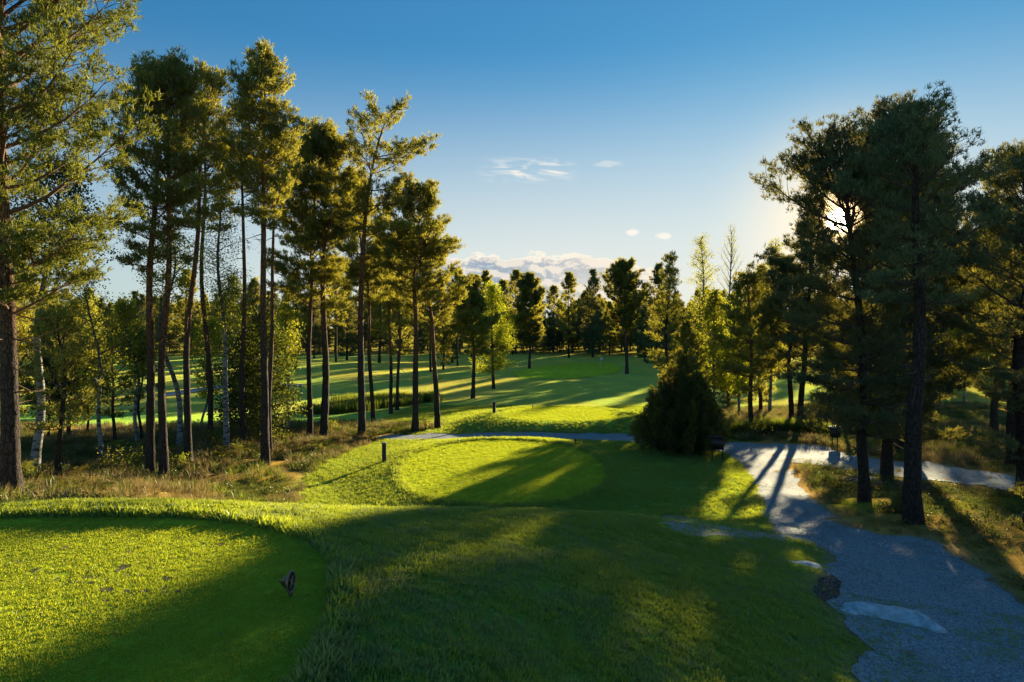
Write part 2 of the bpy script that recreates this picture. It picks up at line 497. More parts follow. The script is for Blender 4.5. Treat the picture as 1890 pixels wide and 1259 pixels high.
M['limb'] = plain_mat('limb_bark', (0.12, 0.065, 0.035), (0.20, 0.10, 0.05), 8, 0.9)
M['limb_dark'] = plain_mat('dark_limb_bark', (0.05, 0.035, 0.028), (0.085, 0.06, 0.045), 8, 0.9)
M['deadwood'] = plain_mat('grey_deadwood', (0.16, 0.15, 0.14), (0.26, 0.24, 0.22), 12, 0.85)
M['birch'] = birch_mat()

# ------------------------------------------------------------------ the lie of the land
CP = [by_z(*p) for p in [
    (300, 1050, 3.55), (533, 1100, 3.55), (100, 1200, 3.55), (60, 985, 3.55), (480, 1240, 3.55), (450, 985, 3.55), (600, 1050, 3.56),
    (60, 938, 3.62), (300, 931, 3.60), (480, 938, 3.50), (700, 940, 3.20), (900, 940, 2.90), (1100, 946, 2.50), (1300, 965, 1.75),
    (1000, 1000, 3.02), (1200, 1018, 2.62), (1400, 1032, 2.10), (800, 1100, 3.42), (800, 1240, 3.48), (1100, 1240, 3.12), (1100, 1100, 3.10),
    (1400, 1240, 2.62), (1400, 1110, 2.42), (1600, 1240, 2.08), (1800, 1240, 1.90), (1700, 1100, 1.62), (1850, 1150, 1.65), (1600, 1030, 1.42),
    (1500, 990, 1.30), (1440, 930, 0.62), (1400, 850, 0.08), (1682, 970, 1.00), (1595, 930, 0.72), (1850, 1000, 1.25), (1635, 890, 0.40),
    (1850, 900, 0.50), (1750, 830, 0.35), (1850, 790, 0.30), (1500, 830, 0.05), (1400, 790, 0.0), (1600, 760, -0.3), (1850, 740, -0.5), (1700, 700, -0.8),
    (1300, 930, 0.50), (1100, 930, 0.35), (700, 920, 0.30), (550, 900, 0.30), (920, 862, 0.3), (740, 850, 0.2), (1150, 860, 0.25),
    (900, 805, 0.05), (1150, 806, 0.05), (730, 806, 0.05), (1250, 815, 0.05),
    (285, 880, 0.40), (487, 860, 0.32), (668, 808, 0.05), (22, 928, 1.90), (150, 900, 1.20), (62, 868, 0.70), (100, 820, 0.30), (350, 820, 0.10),
    (500, 790, -0.1), (200, 780, -0.2), (700, 750, -0.8), (850, 740, -0.95), (1100, 745, -1.05), (1000, 710, -1.2), (1157, 690, -1.2), (873, 735, -0.9),
    (1050, 675, -0.9), (1000, 657, -0.1), (650, 700, -0.4), (640, 674, 0.5), (550, 660, 0.0), (300, 740, -0.8), (100, 740, -0.8), (100, 680, -1.0),
    (300, 660, -0.5), (1300, 680, -1.0), (1500, 670, -1.0), (1800, 680, -1.0), (800, 668, -0.3), (940, 765, -0.5), (1200, 770, -0.6)]]
CP += [(-4, 15.5, 1.1), (-8, 15, 1.5), (0, 16.5, 0.85), (3.5, 18, 0.7), (-2, 19.5, 0.35), (-7, 19, 0.7), (-8, 0, 3.5), (0, 0, 3.45), (8, 0, 2.3), (12, 6, 1.8), (-14, 8, 3.5),
       (-14, 13, 2.6), (20, 10, 1.5), (40, 20, 1.0), (-25, 20, 1.4), (-40, 40, 0.4), (300, 300, 0.5), (-300, 300, 0.5), (0, 300, 1.0), (60, 220, 0), (-60, 220, 0.3),
       (1500, 1500, 3), (-1500, 1500, 3), (0, 1500, 3), (120, 60, 0.3), (-120, 60, 0.2)]
CP = np.array(CP, float)


def warp(x, y):
    yc = np.maximum(y, -3.0) + 9.0
    return x / yc * 1.6, np.log(yc) * 1.8


_cu, _cw = warp(CP[:, 0], CP[:, 1])
_A = np.sqrt((_cu[:, None] - _cu) ** 2 + (_cw[:, None] - _cw) ** 2 + 0.02)
_n = len(CP)
_S = np.zeros((_n + 3, _n + 3)); _S[:_n, :_n] = _A - np.eye(_n) * 0.004
_P = np.stack([np.ones(_n), _cu, _cw], 1); _S[:_n, _n:] = _P; _S[_n:, :_n] = _P.T
_W = np.linalg.solve(_S, np.concatenate([CP[:, 2], np.zeros(3)]))


def superd(x, y, c, r, n=2.6, rot=0.0):
    ca, sa = math.cos(rot), math.sin(rot)
    dx, dy = x - c[0], y - c[1]
    a, b = (dx * ca + dy * sa) / r[0], (-dx * sa + dy * ca) / r[1]
    return (np.abs(a) ** n + np.abs(b) ** n) ** (1 / n)      # 1 on the rim


TEE1 = ((-5.9, 4.6), (4.40, 4.2), 2.9, 0.05)
TEE2 = ((-0.35, 27.4), (4.0, 6.2), 2.2, 0.03)
TEE3 = ((3.0, 43.4), (3.7, 3.6), 2.6, 0.0)


def height(x, y):
    x = np.asarray(x, float); y = np.asarray(y, float)
    sh = np.broadcast(x, y).shape; x = np.broadcast_to(x, sh).ravel(); y = np.broadcast_to(y, sh).ravel()
    u, w = warp(x, y)
    z = np.full(u.shape, _W[_n]) + _W[_n + 1] * u + _W[_n + 2] * w
    for i in range(_n):
        z += _W[i] * np.sqrt((u - _cu[i]) ** 2 + (w - _cw[i]) ** 2 + 0.02)
    amp = np.clip(y / 60.0, 0.25, 1.5)
    z += (vnoise(x, y, 2.5, 3, 5) - 0.5) * 0.16 * np.clip(amp, 0.25, 0.8) + (vnoise(x, y, 15, 2, 9) - 0.5) * 0.9 * sstep(y, 50, 80) * (1 - .5 * sstep(y, 115, 130))
    far = sstep(y, 180, 320)
    z += far * (vnoise(x, y, 90, 2, 3) * 5)
    # rough heath ground is humpier
    hm = heath_mask(x, y)
    z += hm * (vnoise(x, y, 1.6, 4, 31) - 0.45) * 0.35
    d1 = superd(x, y, *TEE1); w1 = 1 - sstep(d1, 0.97, 1.10)
    z = z * (1 - w1) + 3.535 * w1
    d2 = superd(x, y, *TEE2); w2 = 1 - sstep(d2, 1.03, 1.65)
    z = z * (1 - w2) + 0.52 * w2
    d3 = superd(x, y, *TEE3); w3 = 1 - sstep(d3, 1.02, 2.1)
    z = z * (1 - w3) + np.maximum(z, 0.62) * w3
    return z.reshape(sh)


def inpoly(x, y, poly):
    x = np.asarray(x, float); y = np.asarray(y, float); r = np.zeros(x.shape, bool)
    n = len(poly)
    for i in range(n):
        x0, y0 = poly[i]; x1, y1 = poly[(i + 1) % n]
        if y0 == y1: continue
        c = ((y0 > y) != (y1 > y)) & (x < (x1 - x0) * (y - y0) / (y1 - y0) + x0)
        r ^= c
    return r


def poly_d(x, y, poly):
    """signed distance, positive inside"""
    x = np.asarray(x, float); y = np.asarray(y, float); d = np.full(x.shape, 1e9)
    n = len(poly)
    for i in range(n):
        ax, ay = poly[i]; bx, by = poly[(i + 1) % n]
        ex, ey = bx - ax, by - ay
        t = np.clip(((x - ax) * ex + (y - ay) * ey) / (ex * ex + ey * ey + 1e-12), 0, 1)
        d = np.minimum(d, np.hypot(x - ax - t * ex, y - ay - t * ey))
    return np.where(inpoly(x, y, poly), d, -d)


# heath in plan: the strip under the left hand pines and the ground right of the path
HEATH_L = [(-40, 12), (-12, 9.9), (-7.0, 10.8), (-4.9, 13.5), (-5.4, 17), (-6.9, 22.0), (-7.6, 25), (-8.0, 28), (-7.6, 33), (-6.6, 37.5), (-5, 40.5), (-4.4, 43.5), (-9, 45.5), (-14, 45), (-26, 43), (-45, 44)]
HEATH_R = [(7.2, 9.0), (8.5, 12.0), (9.2, 15.0), (9.6, 18.2), (8.7, 20.5), (9.4, 24), (10.3, 30.5), (13.0, 34.5), (11.5, 37), (9.0, 37.5), (9.5, 48), (16, 58), (30, 60), (70, 58), (70, 5), (20, 5)]


COVER_R = [(7.3, -6), (7.3, 3), (6.4, 7), (7.3, 10), (8.0, 12.5), (8.3, 15), (7.7, 16.8), (8.2, 19.5), (9.0, 23), (10.6, 28), (11.6, 31), (13.0, 34.5), (11.5, 37), (9.0, 37.5), (9.5, 48), (16, 58), (30, 60), (70, 58), (70, -6)]


def heath_cover(x, y):
    return np.maximum(sstep(poly_d(x, y, HEATH_L), -0.5, 0.8), sstep(poly_d(x, y, COVER_R), -0.3, 0.5))


def heath_mask(x, y):
    return np.maximum(sstep(poly_d(x, y, HEATH_L), -0.5, 0.8), sstep(poly_d(x, y, HEATH_R), -0.5, 0.8))


NR, NC = 440, 380
_sy = np.geomspace(4.0, 2514.0, NR)
_gu = np.linspace(-2.0, 2.0, NC)
GY = (_sy - 14.0)[:, None] * np.ones(NC)
GX = _sy[:, None] * _gu * 0.75
GZ = height(GX, GY)


def ground_z(x, y):
    x = np.asarray(x, float); y = np.asarray(y, float)
    s = y + 14.0
    r = np.clip(np.log(s / 4.0) / math.log(2514.0 / 4.0) * (NR - 1), 0, NR - 1.001)
    c = np.clip((x / s / 0.75 + 2.0) / 4.0 * (NC - 1), 0, NC - 1.001)
    i = r.astype(int); j = c.astype(int); fr = r - i; fc = c - j
    return (GZ[i, j] * (1 - fr) + GZ[i + 1, j] * fr) * (1 - fc) + (GZ[i, j + 1] * (1 - fr) + GZ[i + 1, j + 1] * fr) * fc


def gp(px, py):
    """the ground point seen at a pixel of the photograph"""
    u, s = ray(px, py)
    ds = np.geomspace(3.0, 900.0, 6000)
    zz = CAMZ + s * ds - ground_z(u * ds, ds)
    k = np.argmax(zz < 0)
    if zz[k] >= 0: k = len(ds) - 1
    d = ds[k]
    return np.array((u * d, d, float(ground_z(u * d, d))))


def gpoly(pts):
    return [tuple(gp(*p)[:2]) for p in pts]


# outlines on the ground
PATH_MAIN = [(-0, 0)]
PATH = gpoly([(1600, 1259), (1622, 1205), (1580, 1160), (1540, 1122), (1508, 1095), (1532, 1060), (1538, 1025), (1488, 1002), (1436, 988), (1420, 960), (1408, 928), (1393, 888),
              (1368, 855), (1340, 836), (1250, 822), (1180, 816), (1050, 811), (900, 809), (800, 811), (720, 812), (690, 808), (715, 803), (800, 800), (900, 799.5), (1050, 801), (1180, 803),
              (1260, 812), (1345, 817), (1440, 819), (1530, 827), (1580, 843), (1650, 853), (1740, 858), (1890, 882), (2050, 905), (2050, 935), (1890, 908), (1800, 896), (1700, 886), (1600, 873),
              (1530, 861), (1452, 853), (1463, 872), (1490, 905), (1520, 940), (1560, 970), (1610, 986), (1700, 992), (1745, 1010), (1805, 1055), (1860, 1100), (1940, 1170), (2080, 1259)])
PATH += [(7.6, 3.0), (7.2, -6.0), (4.6, -6.0), (4.7, 3.0)]
FAR_PATH = gpoly([(300, 733), (345, 727), (400, 718), (470, 712), (560, 713), (560, 710), (470, 708), (395, 713), (340, 721), (300, 728)])
WORN = gpoly([(1200, 957), (1240, 952), (1300, 960), (1340, 972), (1390, 982), (1450, 984), (1460, 1000), (1400, 992), (1330, 993), (1270, 988), (1225, 975)])
GREEN = gpoly([(945, 690), (990, 678), (1060, 670), (1130, 671), (1150, 678), (1140, 688), (1090, 696), (1020, 700), (965, 700)])
POND = gpoly([(610, 760), (660, 752), (720, 746), (775, 742), (770, 738), (720, 740), (660, 744), (605, 752)])


def ground_albedo(x, y):
    n = vnoise(x, y, 3.0, 4, 11); n2 = vnoise(x, y, 0.7, 3, 12); n3 = vnoise(x, y, 9.0, 3, 13)
    lawn = np.array((0.048, 0.135, 0.055)); lawn2 = np.array((0.085, 0.170, 0.045)); dry = np.array((0.16, 0.125, 0.055))
    c = lawn + (lawn2 - lawn) * sstep(n, 0.3, 0.7)[..., None]
    # rougher, drier ground away from the fairway
    fair = sstep(poly_d(x, y, FAIRWAY), -4, 3)
    rough = (1 - fair) * sstep(y, 50, 60) * (1 - sstep(y, 100, 130) * 0.4)
    c = c + (dry - c) * (rough * sstep(n3, 0.35, 0.65) * 0.55)[..., None]
    stripes = 0.5 + 0.5 * np.sin(x * 1.1 + 0.3 * y * 0.2)
    c = c * (1 + 0.10 * (stripes - 0.5) * fair * sstep(y, 50, 60))[..., None]
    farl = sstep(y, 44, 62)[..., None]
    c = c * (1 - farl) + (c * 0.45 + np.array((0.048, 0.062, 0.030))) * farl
    tired = sstep(vnoise(x, y, 5.0, 4, 19), .5, .72) * sstep(y, 48, 56)
    c = c + (np.array((0.12, 0.12, 0.045)) - c) * (tired * .45)[..., None]
    hm = heath_cover(x, y)
    heath = np.array((0.062, 0.052, 0.028)) + np.array((0.07, 0.055, 0.024)) * sstep(n2, 0.35, 0.75)[..., None]
    moss = np.array((0.06, 0.075, 0.02))
    heath = heath + (moss - heath) * sstep(n, 0.5, 0.72)[..., None]
    c = c + (heath - c) * hm[..., None]
    near_path = sstep(poly_d(x, y, PATH), -0.8 + n2 * 0.5, -0.1) * (y < 60)
    c = c + (np.array((0.13, 0.105, 0.07)) - c) * (near_path * 0.8)[..., None]
    # forest floor far off and to the sides
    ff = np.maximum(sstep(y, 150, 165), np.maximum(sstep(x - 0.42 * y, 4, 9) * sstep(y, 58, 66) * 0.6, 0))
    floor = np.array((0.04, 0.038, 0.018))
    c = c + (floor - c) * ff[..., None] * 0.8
    return c


FAIRWAY = gpoly([(880, 745), (1200, 752), (1210, 700), (1180, 668), (1000, 662), (940, 690), (990, 700), (930, 725)])

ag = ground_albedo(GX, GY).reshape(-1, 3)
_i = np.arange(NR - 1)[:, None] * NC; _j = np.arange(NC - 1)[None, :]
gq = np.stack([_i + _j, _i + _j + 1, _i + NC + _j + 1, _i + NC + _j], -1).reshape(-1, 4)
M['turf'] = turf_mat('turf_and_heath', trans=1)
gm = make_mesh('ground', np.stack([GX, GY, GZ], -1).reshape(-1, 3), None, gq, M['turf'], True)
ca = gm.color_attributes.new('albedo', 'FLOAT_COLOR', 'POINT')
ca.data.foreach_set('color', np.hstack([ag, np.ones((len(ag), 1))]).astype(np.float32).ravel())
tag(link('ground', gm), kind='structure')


def sheet(name, poly, dz, mat, jitter=0.0, step=0.4, seedn=0, inner=None, smooth=True, dome=0.0):
    """a sheet draped on the ground inside an outline, with an uneven rim"""
    poly = [Vector(p) for p in poly]; b = []
    for i, p in enumerate(poly):
        q = poly[(i + 1) % len(poly)]; L_ = (q - p).length
        k = max(1, int(L_ / (step * (0.35 + p.y / 60.0))))
        for t in range(k): b.append(p.lerp(q, t / k))
    if jitter:
        bx = np.array([v.x for v in b]); by_ = np.array([v.y for v in b])
        jx = (vnoise(bx, by_, 0.55, 3, 41 + seedn) - 0.5) * 2 * jitter; jy = (vnoise(bx, by_, 0.55, 3, 77 + seedn) - 0.5) * 2 * jitter
        b = [Vector((x + a, y + c)) for x, y, a, c in zip(bx, by_, jx, jy)]
    xs = np.array([v.x for v in b]); ys = np.array([v.y for v in b])
    bp = list(zip(xs, ys))
    pts = []
    y = ys.min()
    while y < ys.max():
        st = step * (0.6 + max(y, 0) / 35.0)
        row = np.arange(xs.min(), xs.max(), st)
        ok = poly_d(row, np.full(row.shape, y), bp) > st * 0.4
        pts += [Vector((float(v), float(y))) for v in row[ok]]
        y += st
    n = len(b)
    r = delaunay_2d_cdt(b + pts, [(i, (i + 1) % n) for i in range(n)], [], 0, 1e-4)
    v2 = np.array([(v.x, v.y) for v in r[0]])
    tr = np.array([f for f in r[2] if len(f) == 3])
    cen = v2[tr].mean(1)
    tr = tr[poly_d(cen[:, 0], cen[:, 1], bp) > 0]
    z = ground_z(v2[:, 0], v2[:, 1]) + dz
    if dome: z = z + dome * sstep(poly_d(v2[:, 0], v2[:, 1], bp), 0, 0.35) - 0.5 * dome * (1 - sstep(poly_d(v2[:, 0], v2[:, 1], bp), 0, 0.08)) * 0
    a = v2[tr[:, 1]] - v2[tr[:, 0]]; c = v2[tr[:, 2]] - v2[tr[:, 0]]
    fl = (a[:, 0] * c[:, 1] - a[:, 1] * c[:, 0]) < 0
    tr[fl] = tr[fl][:, ::-1]
    me = make_mesh(name, np.column_stack([v2, z]), tr, None, mat, smooth)
    return link(name, me)


M['gravel'] = gravel_mat('path_gravel', (0.20, 0.26, 0.29), (0.47, 0.53, 0.55), (0.30, 0.30, 0.275), 42.0)
M['worn'] = gravel_mat('worn_earth', (0.34, 0.31, 0.28), (0.52, 0.47, 0.42), (0.26, 0.22, 0.15), 45)
M['teeturf'] = turf_mat('tee_turf', False, (0.085, 0.140, 0.020), (0.12, 0.175, 0.022), 40.0, 0.35, trans=1)
M['greenturf'] = turf_mat('green_turf', False, (0.06, 0.12, 0.02), (0.075, 0.14, 0.024), 3.0, 0.1, trans=1)
tag(sheet('gravel_path', PATH, 0.012, M['gravel'], 0.32, 0.3), kind='structure')
tag(sheet('far_path', FAR_PATH, 0.06, M['gravel'], 0.1, 1.0), kind='structure')
tag(sheet('worn_ground', WORN, 0.008, M['worn'], 0.22, 0.3), kind='structure')
tag(sheet('putting_green', GREEN, 0.05, M['greenturf'], 0.0, 1.5), kind='structure')


def rim(t, k=1.0, n=90):
    c, r, e, rot = t; out = []
    for i in range(n):
        a = i / n * 2 * math.pi
        ca_, sa_ = math.cos(a), math.sin(a)
        x = k * r[0] * math.copysign(abs(ca_) ** (2 / e), ca_); y = k * r[1] * math.copysign(abs(sa_) ** (2 / e), sa_)
        out.append((c[0] + x * math.cos(rot) - y * math.sin(rot), c[1] + x * math.sin(rot) + y * math.cos(rot)))
    return out


for t_ in (TEE1, TEE2, TEE3):
    tag(sheet('tee_ground', rim(t_), 0.008, M['teeturf'], 0.0, 0.35), kind='structure')
m_, nt_, o_ = new_mat('pond_water')
p_ = nd(nt_, 'ShaderNodeBsdfPrincipled'); p_.inputs['Base Color'].default_value = (0.02, 0.03, 0.03, 1); p_.inputs['Roughness'].default_value = 0.05
nt_.links.new(p_.outputs[0], o_.inputs[0])
wz = float(np.mean(ground_z(np.array([p[0] for p in POND]), np.array([p[1] for p in POND])))) + 0.12
pw = make_mesh('pond_water', [(x, y, wz) for x, y in POND], [(0, k, k + 1) for k in range(1, 7)], None, m_)
tag(link('pond_water', pw), kind='structure')

# ------------------------------------------------------------------ small plants and stones scattered by the thousand
PROTO = bpy.data.collections.new('prototypes')


def scatter(name, pts, scale, tint, protos, kind='stuff', tilt=0.25, seed=0):
    """one object: its points carry copies of a small tuft mesh through geometry nodes"""
    r = np.random.default_rng(seed)
    me = make_mesh(name, pts)
    n = len(pts)
    for an, dt, val in (('sc', 'FLOAT', scale), ('tint', 'FLOAT', tint), ('pick', 'INT', r.integers(0, len(protos), n))):
        a = me.attributes.new(an, dt, 'POINT'); a.data.foreach_set('value', np.asarray(val, np.int32 if dt == 'INT' else np.float32))
    rot = np.stack([r.normal(0, tilt, n), r.normal(0, tilt, n), r.uniform(0, 6.283, n)], -1).astype(np.float32)
    a = me.attributes.new('rot', 'FLOAT_VECTOR', 'POINT'); a.data.foreach_set('vector', rot.ravel())
    o = link(name, me); tag(o, kind=kind)
    ng = bpy.data.node_groups.new(name + '_nodes', 'GeometryNodeTree')
    ng.interface.new_socket('Geometry', in_out='INPUT', socket_type='NodeSocketGeometry')
    ng.interface.new_socket('Geometry', in_out='OUTPUT', socket_type='NodeSocketGeometry')
    gi = ng.nodes.new('NodeGroupInput'); go = ng.nodes.new('NodeGroupOutput')
    join = ng.nodes.new('GeometryNodeJoinGeometry')

    def attr(nm, dt):
        k = ng.nodes.new('GeometryNodeInputNamedAttribute'); k.data_type = dt; k.inputs[0].default_value = nm
        return [s for s in k.outputs if s.enabled and s.name == 'Attribute'][0]
    sc_, rt, pk = attr('sc', 'FLOAT'), attr('rot', 'FLOAT_VECTOR'), attr('pick', 'INT')
    er = ng.nodes.new('FunctionNodeEulerToRotation'); ng.links.new(rt, er.inputs[0])
    for i, p in enumerate(protos):
        oi = ng.nodes.new('GeometryNodeObjectInfo'); oi.inputs['Object'].default_value = p
        oi.inputs['As Instance'].default_value = False
        cmp_ = ng.nodes.new('FunctionNodeCompare'); cmp_.data_type = 'INT'; cmp_.operation = 'EQUAL'
        ng.links.new(pk, [s for s in cmp_.inputs if s.enabled][0]); [s for s in cmp_.inputs if s.enabled][1].default_value = i
        io = ng.nodes.new('GeometryNodeInstanceOnPoints')
        ng.links.new(gi.outputs[0], io.inputs['Points']); ng.links.new(cmp_.outputs[0], io.inputs['Selection'])
        ng.links.new(oi.outputs['Geometry'], io.inputs['Instance']); ng.links.new(er.outputs[0], io.inputs['Rotation'])
        ng.links.new(sc_, io.inputs['Scale'])
        ng.links.new(io.outputs[0], join.inputs[0])
    ng.links.new(join.outputs[0], go.inputs[0])
    mod = o.modifiers.new('scatter', 'NODES'); mod.node_group = ng
    return o


def proto(name, me):
    return bpy.data.objects.new(name, me)      # never linked to the scene: only its mesh is used


def blades(name, n, rad, hmin, hmax, w, lean, mat, seed, two=True):
    r = np.random.default_rng(seed)
    V, T = [], []
    for i in range(n):
        a = r.uniform(0, 6.283); d = rad * math.sqrt(r.uniform())
        bx, by_ = d * math.cos(a), d * math.sin(a)
        h = r.uniform(hmin, hmax); th = r.uniform(0, 6.283); sx, sy = math.cos(th) * w / 2, math.sin(th) * w / 2
        la = r.uniform(0, 6.283) if r.random() < 0.4 else a; l = lean * h * r.uniform(0.3, 1.2); lx, ly = l * math.cos(la), l * math.sin(la)
        k = len(V)
        if two:
            V += [(bx - sx, by_ - sy, -0.01), (bx + sx, by_ + sy, -0.01), (bx + lx * .4 - sx * .8, by_ + ly * .4 - sy * .8, h * .6), (bx + lx * .4 + sx * .8, by_ + ly * .4 + sy * .8, h * .6), (bx + lx, by_ + ly, h)]
            T += [(k, k + 1, k + 3), (k, k + 3, k + 2), (k + 2, k + 3, k + 4)]
        else:
            V += [(bx - sx, by_ - sy, -0.01), (bx + sx, by_ + sy, -0.01), (bx + lx, by_ + ly, h)]
            T += [(k, k + 1, k + 2)]
    return proto(name, make_mesh(name, V, T, None, mat))


M['lawn_blade'] = blade_mat('lawn_blades', (0.045, 0.190, 0.090), (0.165, 0.310, 0.060), (0.24, 0.28, 0.12), (0.56, 0.62, 0.030), 0.50, 2.6)
M['tee_blade'] = blade_mat('tee_blades', (0.070, 0.165, 0.030), (0.130, 0.215, 0.022), (0.19, 0.22, 0.04), (0.66, 0.70, 0.030), 0.55, 2.5)
M['dry_blade'] = blade_mat('dry_grass', (0.14, 0.10, 0.04), (0.24, 0.18, 0.08), (0.34, 0.25, 0.12), (0.35, 0.25, 0.09), 0.4)
M['sedge'] = blade_mat('green_sedge', (0.05, 0.09, 0.02), (0.09, 0.13, 0.02), (0.18, 0.15, 0.04), (0.30, 0.34, 0.03), 0.45)


def seen(x, y, margin=0.06):
    return np.abs(x / np.maximum(y, 0.1)) < (0.75 + margin + 0.8 / np.maximum(y, 1))


def rand_pts(x0, x1, y0, y1, dens, seed):
    r = np.random.default_rng(seed); n = int((x1 - x0) * (y1 - y0) * dens)
    x = r.uniform(x0, x1, n); y = r.uniform(y0, y1, n)
    k = seen(x, y); return x[k], y[k], r


def clear_of(x, y, soft=0.0, tees=True):
    k = (poly_d(x, y, PATH) < soft)
    if tees:
        for t in (TEE1, TEE2, TEE3): k &= superd(x, y, *t) > 1.0
    return k


x, y, r = rand_pts(3.5, 9, 3.8, 12, 420, 39)
gr = vnoise(x, y, .9, 3, 81) + .5 * vnoise(x, y, .2, 2, 82) - .055 * poly_d(x, y, PATH)
k = (poly_d(x, y, PATH) > 0) & (gr > .70) & (y < 10.5); x, y = x[k], y[k]
scatter('path_grass', np.column_stack([x, y, ground_z(x, y) + .005]), 0.4 + 0.5 * r.random(len(x)), r.uniform(.2, .9, len(x)), [blades('path_tuft', 9, 0.036, 0.015, 0.045, 0.008, 0.95, M['lawn_blade'], s) for s in (71, 72)], seed=39)
# lawn near the camera, then coarser tufts farther out
x, y, r = rand_pts(-9, 8, 3.6, 13.5, 1150, 1)
wd = poly_d(x, y, WORN)
k = clear_of(x, y, 0.10 * (r.random(len(x)) - 0.1)) & (heath_cover(x, y) < 0.5) & ((wd < -0.1) | (r.random(len(x)) < 0.12))
k &= r.random(len(x)) < np.clip(.12 + (-poly_d(x, y, PATH) + .35 * (vnoise(x, y, .5, 2, 3) - .5)) / .55, 0, 1)
x, y = x[k], y[k]
nn = vnoise(x, y, 0.8, 3, 91)
edge = 1 - sstep(-poly_d(x, y, PATH), 0.0, 1.2)
lip = 1 + 1.1 * np.exp(-((superd(x, y, *TEE1) - 1.02) / 0.035) ** 2)
protos = [blades('lawn_tuft', 8, 0.036, 0.022, 0.052, 0.0085, 0.85, M['lawn_blade'], s) for s in (1, 2, 3)]
scatter('lawn_grass', np.column_stack([x, y, ground_z(x, y)]), lip * (0.30 + 0.7 * vnoise(x, y, 0.45, 3, 92) + 0.75 * vnoise(x, y, 0.12, 2, 93) ** 1.4) * (1 - 0.3 * edge), np.clip(0.42 + 1.5 * (vnoise(x, y, 0.11, 2, 14) - .5) + 1.1 * (vnoise(x, y, 0.42, 2, 15) - .5) + 0.7 * (vnoise(x, y, 1.6, 2, 16) - .5) + 0.10 * r.normal(size=len(x)) + 0.3 * edge, 0, 1), protos, seed=1)
x, y, r = rand_pts(-9, 2, 3.6, 9.3, 2000, 2)
k = superd(x, y, *TEE1) < 0.995
DIV = []
rd = np.random.default_rng(12)
for _ in range(34):
    q = gp(rd.normal(215, 85), rd.normal(1075, 28)) if rd.random() < .85 else gp(rd.uniform(60, 420), rd.uniform(990, 1060))
    DIV.append((q[0], q[1], rd.uniform(.015, .055), rd.uniform(.012, .035), rd.uniform(0, 3)))
wear = np.zeros(len(x))
for dx_, dy_, ra_, rb_, an_ in DIV:
    ex = (x - dx_) * math.cos(an_) + (y - dy_) * math.sin(an_); ey = -(x - dx_) * math.sin(an_) + (y - dy_) * math.cos(an_)
    wear = np.maximum(wear, ((ex / ra_) ** 2 + (ey / rb_) ** 2 < 1.3 + rd.normal() * .2) * 1.0)
k &= (r.random(len(x)) > wear * .93) & (vnoise(x, y, .12, 2, 57) > .2 + .22 * sstep(vnoise(x, y, 1.5, 2, 58), .45, .7))
dv, dt_ = [], []
for dx_, dy_, ra_, rb_, an_ in DIV:
    c_ = len(dv); m_n = 9; dv.append((dx_, dy_, float(ground_z(dx_, dy_)) + .011))
    for i_ in range(m_n):
        a_ = i_ / m_n * 6.283; q1 = ra_ * 1.15 * math.cos(a_) * rd.uniform(.8, 1.2); q2 = rb_ * 1.15 * math.sin(a_) * rd.uniform(.8, 1.2)
        X_ = dx_ + q1 * math.cos(an_) - q2 * math.sin(an_); Y_ = dy_ + q1 * math.sin(an_) + q2 * math.cos(an_)
        dv.append((X_, Y_, float(ground_z(X_, Y_)) + .0125)); dt_.append((c_, c_ + 1 + i_, c_ + 1 + (i_ + 1) % m_n))
tag(link('divots', make_mesh('divots', dv, dt_, None, plain_mat('divot_soil', (0.05, 0.035, 0.022), (0.17, 0.125, 0.07), 9, .95, .6))), kind='stuff')
x, y = x[k], y[k]
protos = [blades('tee_tuft', 8, 0.028, 0.006, 0.014, 0.0040, 0.6, M['tee_blade'], s) for s in (4, 5)]
scatter('tee_grass', np.column_stack([x, y, ground_z(x, y) + 0.006]), 0.7 + 0.6 * r.random(len(x)), np.clip(0.45 + 0.22 * r.normal(size=len(x)) + 0.4 * (vnoise(x, y, 0.5, 2, 77) - 0.5), 0, 1), protos, seed=2)
x, y, r = rand_pts(-9, 12, 13.5, 38, 110, 3)
k = clear_of(x, y, -0.03) & (heath_cover(x, y) < 0.5) & ((poly_d(x, y, WORN) < 0) | (r.random(len(x)) < 0.2))
x, y = x[k], y[k]
protos = [blades('lawn_clump', 26, 0.11, 0.025, 0.065, 0.013, 0.8, M['lawn_blade'], s, False) for s in (6, 7)]
scatter('slope_grass', np.column_stack([x, y, ground_z(x, y)]), (0.7 + 0.6 * vnoise(x, y, 1.2, 3, 22)) * (1 + .7 * np.exp(-((superd(x, y, *TEE2) - 1.04) / .04) ** 2)), np.clip(0.45 + 0.25 * r.normal(size=len(x)), 0, 1), protos, seed=3)
x, y, r = rand_pts(-9, 16, 38, 62, 45, 33)
k = clear_of(x, y, -0.03) & (heath_cover(x, y) < 0.5)
x, y = x[k], y[k]
protos = [blades('fairway_clump', 30, 0.17, 0.025, 0.06, 0.02, 0.5, M['lawn_blade'], s, False) for s in (16, 17)]
scatter('fairway_grass', np.column_stack([x, y, ground_z(x, y)]), 0.8 + 0.5 * r.random(len(x)), np.clip(0.5 + 0.25 * r.normal(size=len(x)), 0, 1), protos, seed=33)
x, y, r = rand_pts(-6, 8, 20, 48, 120, 4)
k = (superd(x, y, *TEE2) < 0.99) | (superd(x, y, *TEE3) < 0.99)
x, y = x[k], y[k]
protos = [blades('tee_clump', 26, 0.11, 0.010, 0.024, 0.010, 0.6, M['tee_blade'], s, False) for s in (8, 9)]
scatter('far_tee_grass', np.column_stack([x, y, ground_z(x, y) + 0.006]), 0.8 + 0.4 * r.random(len(x)), np.clip(0.5 + 0.2 * r.normal(size=len(x)), 0, 1), protos, seed=4)
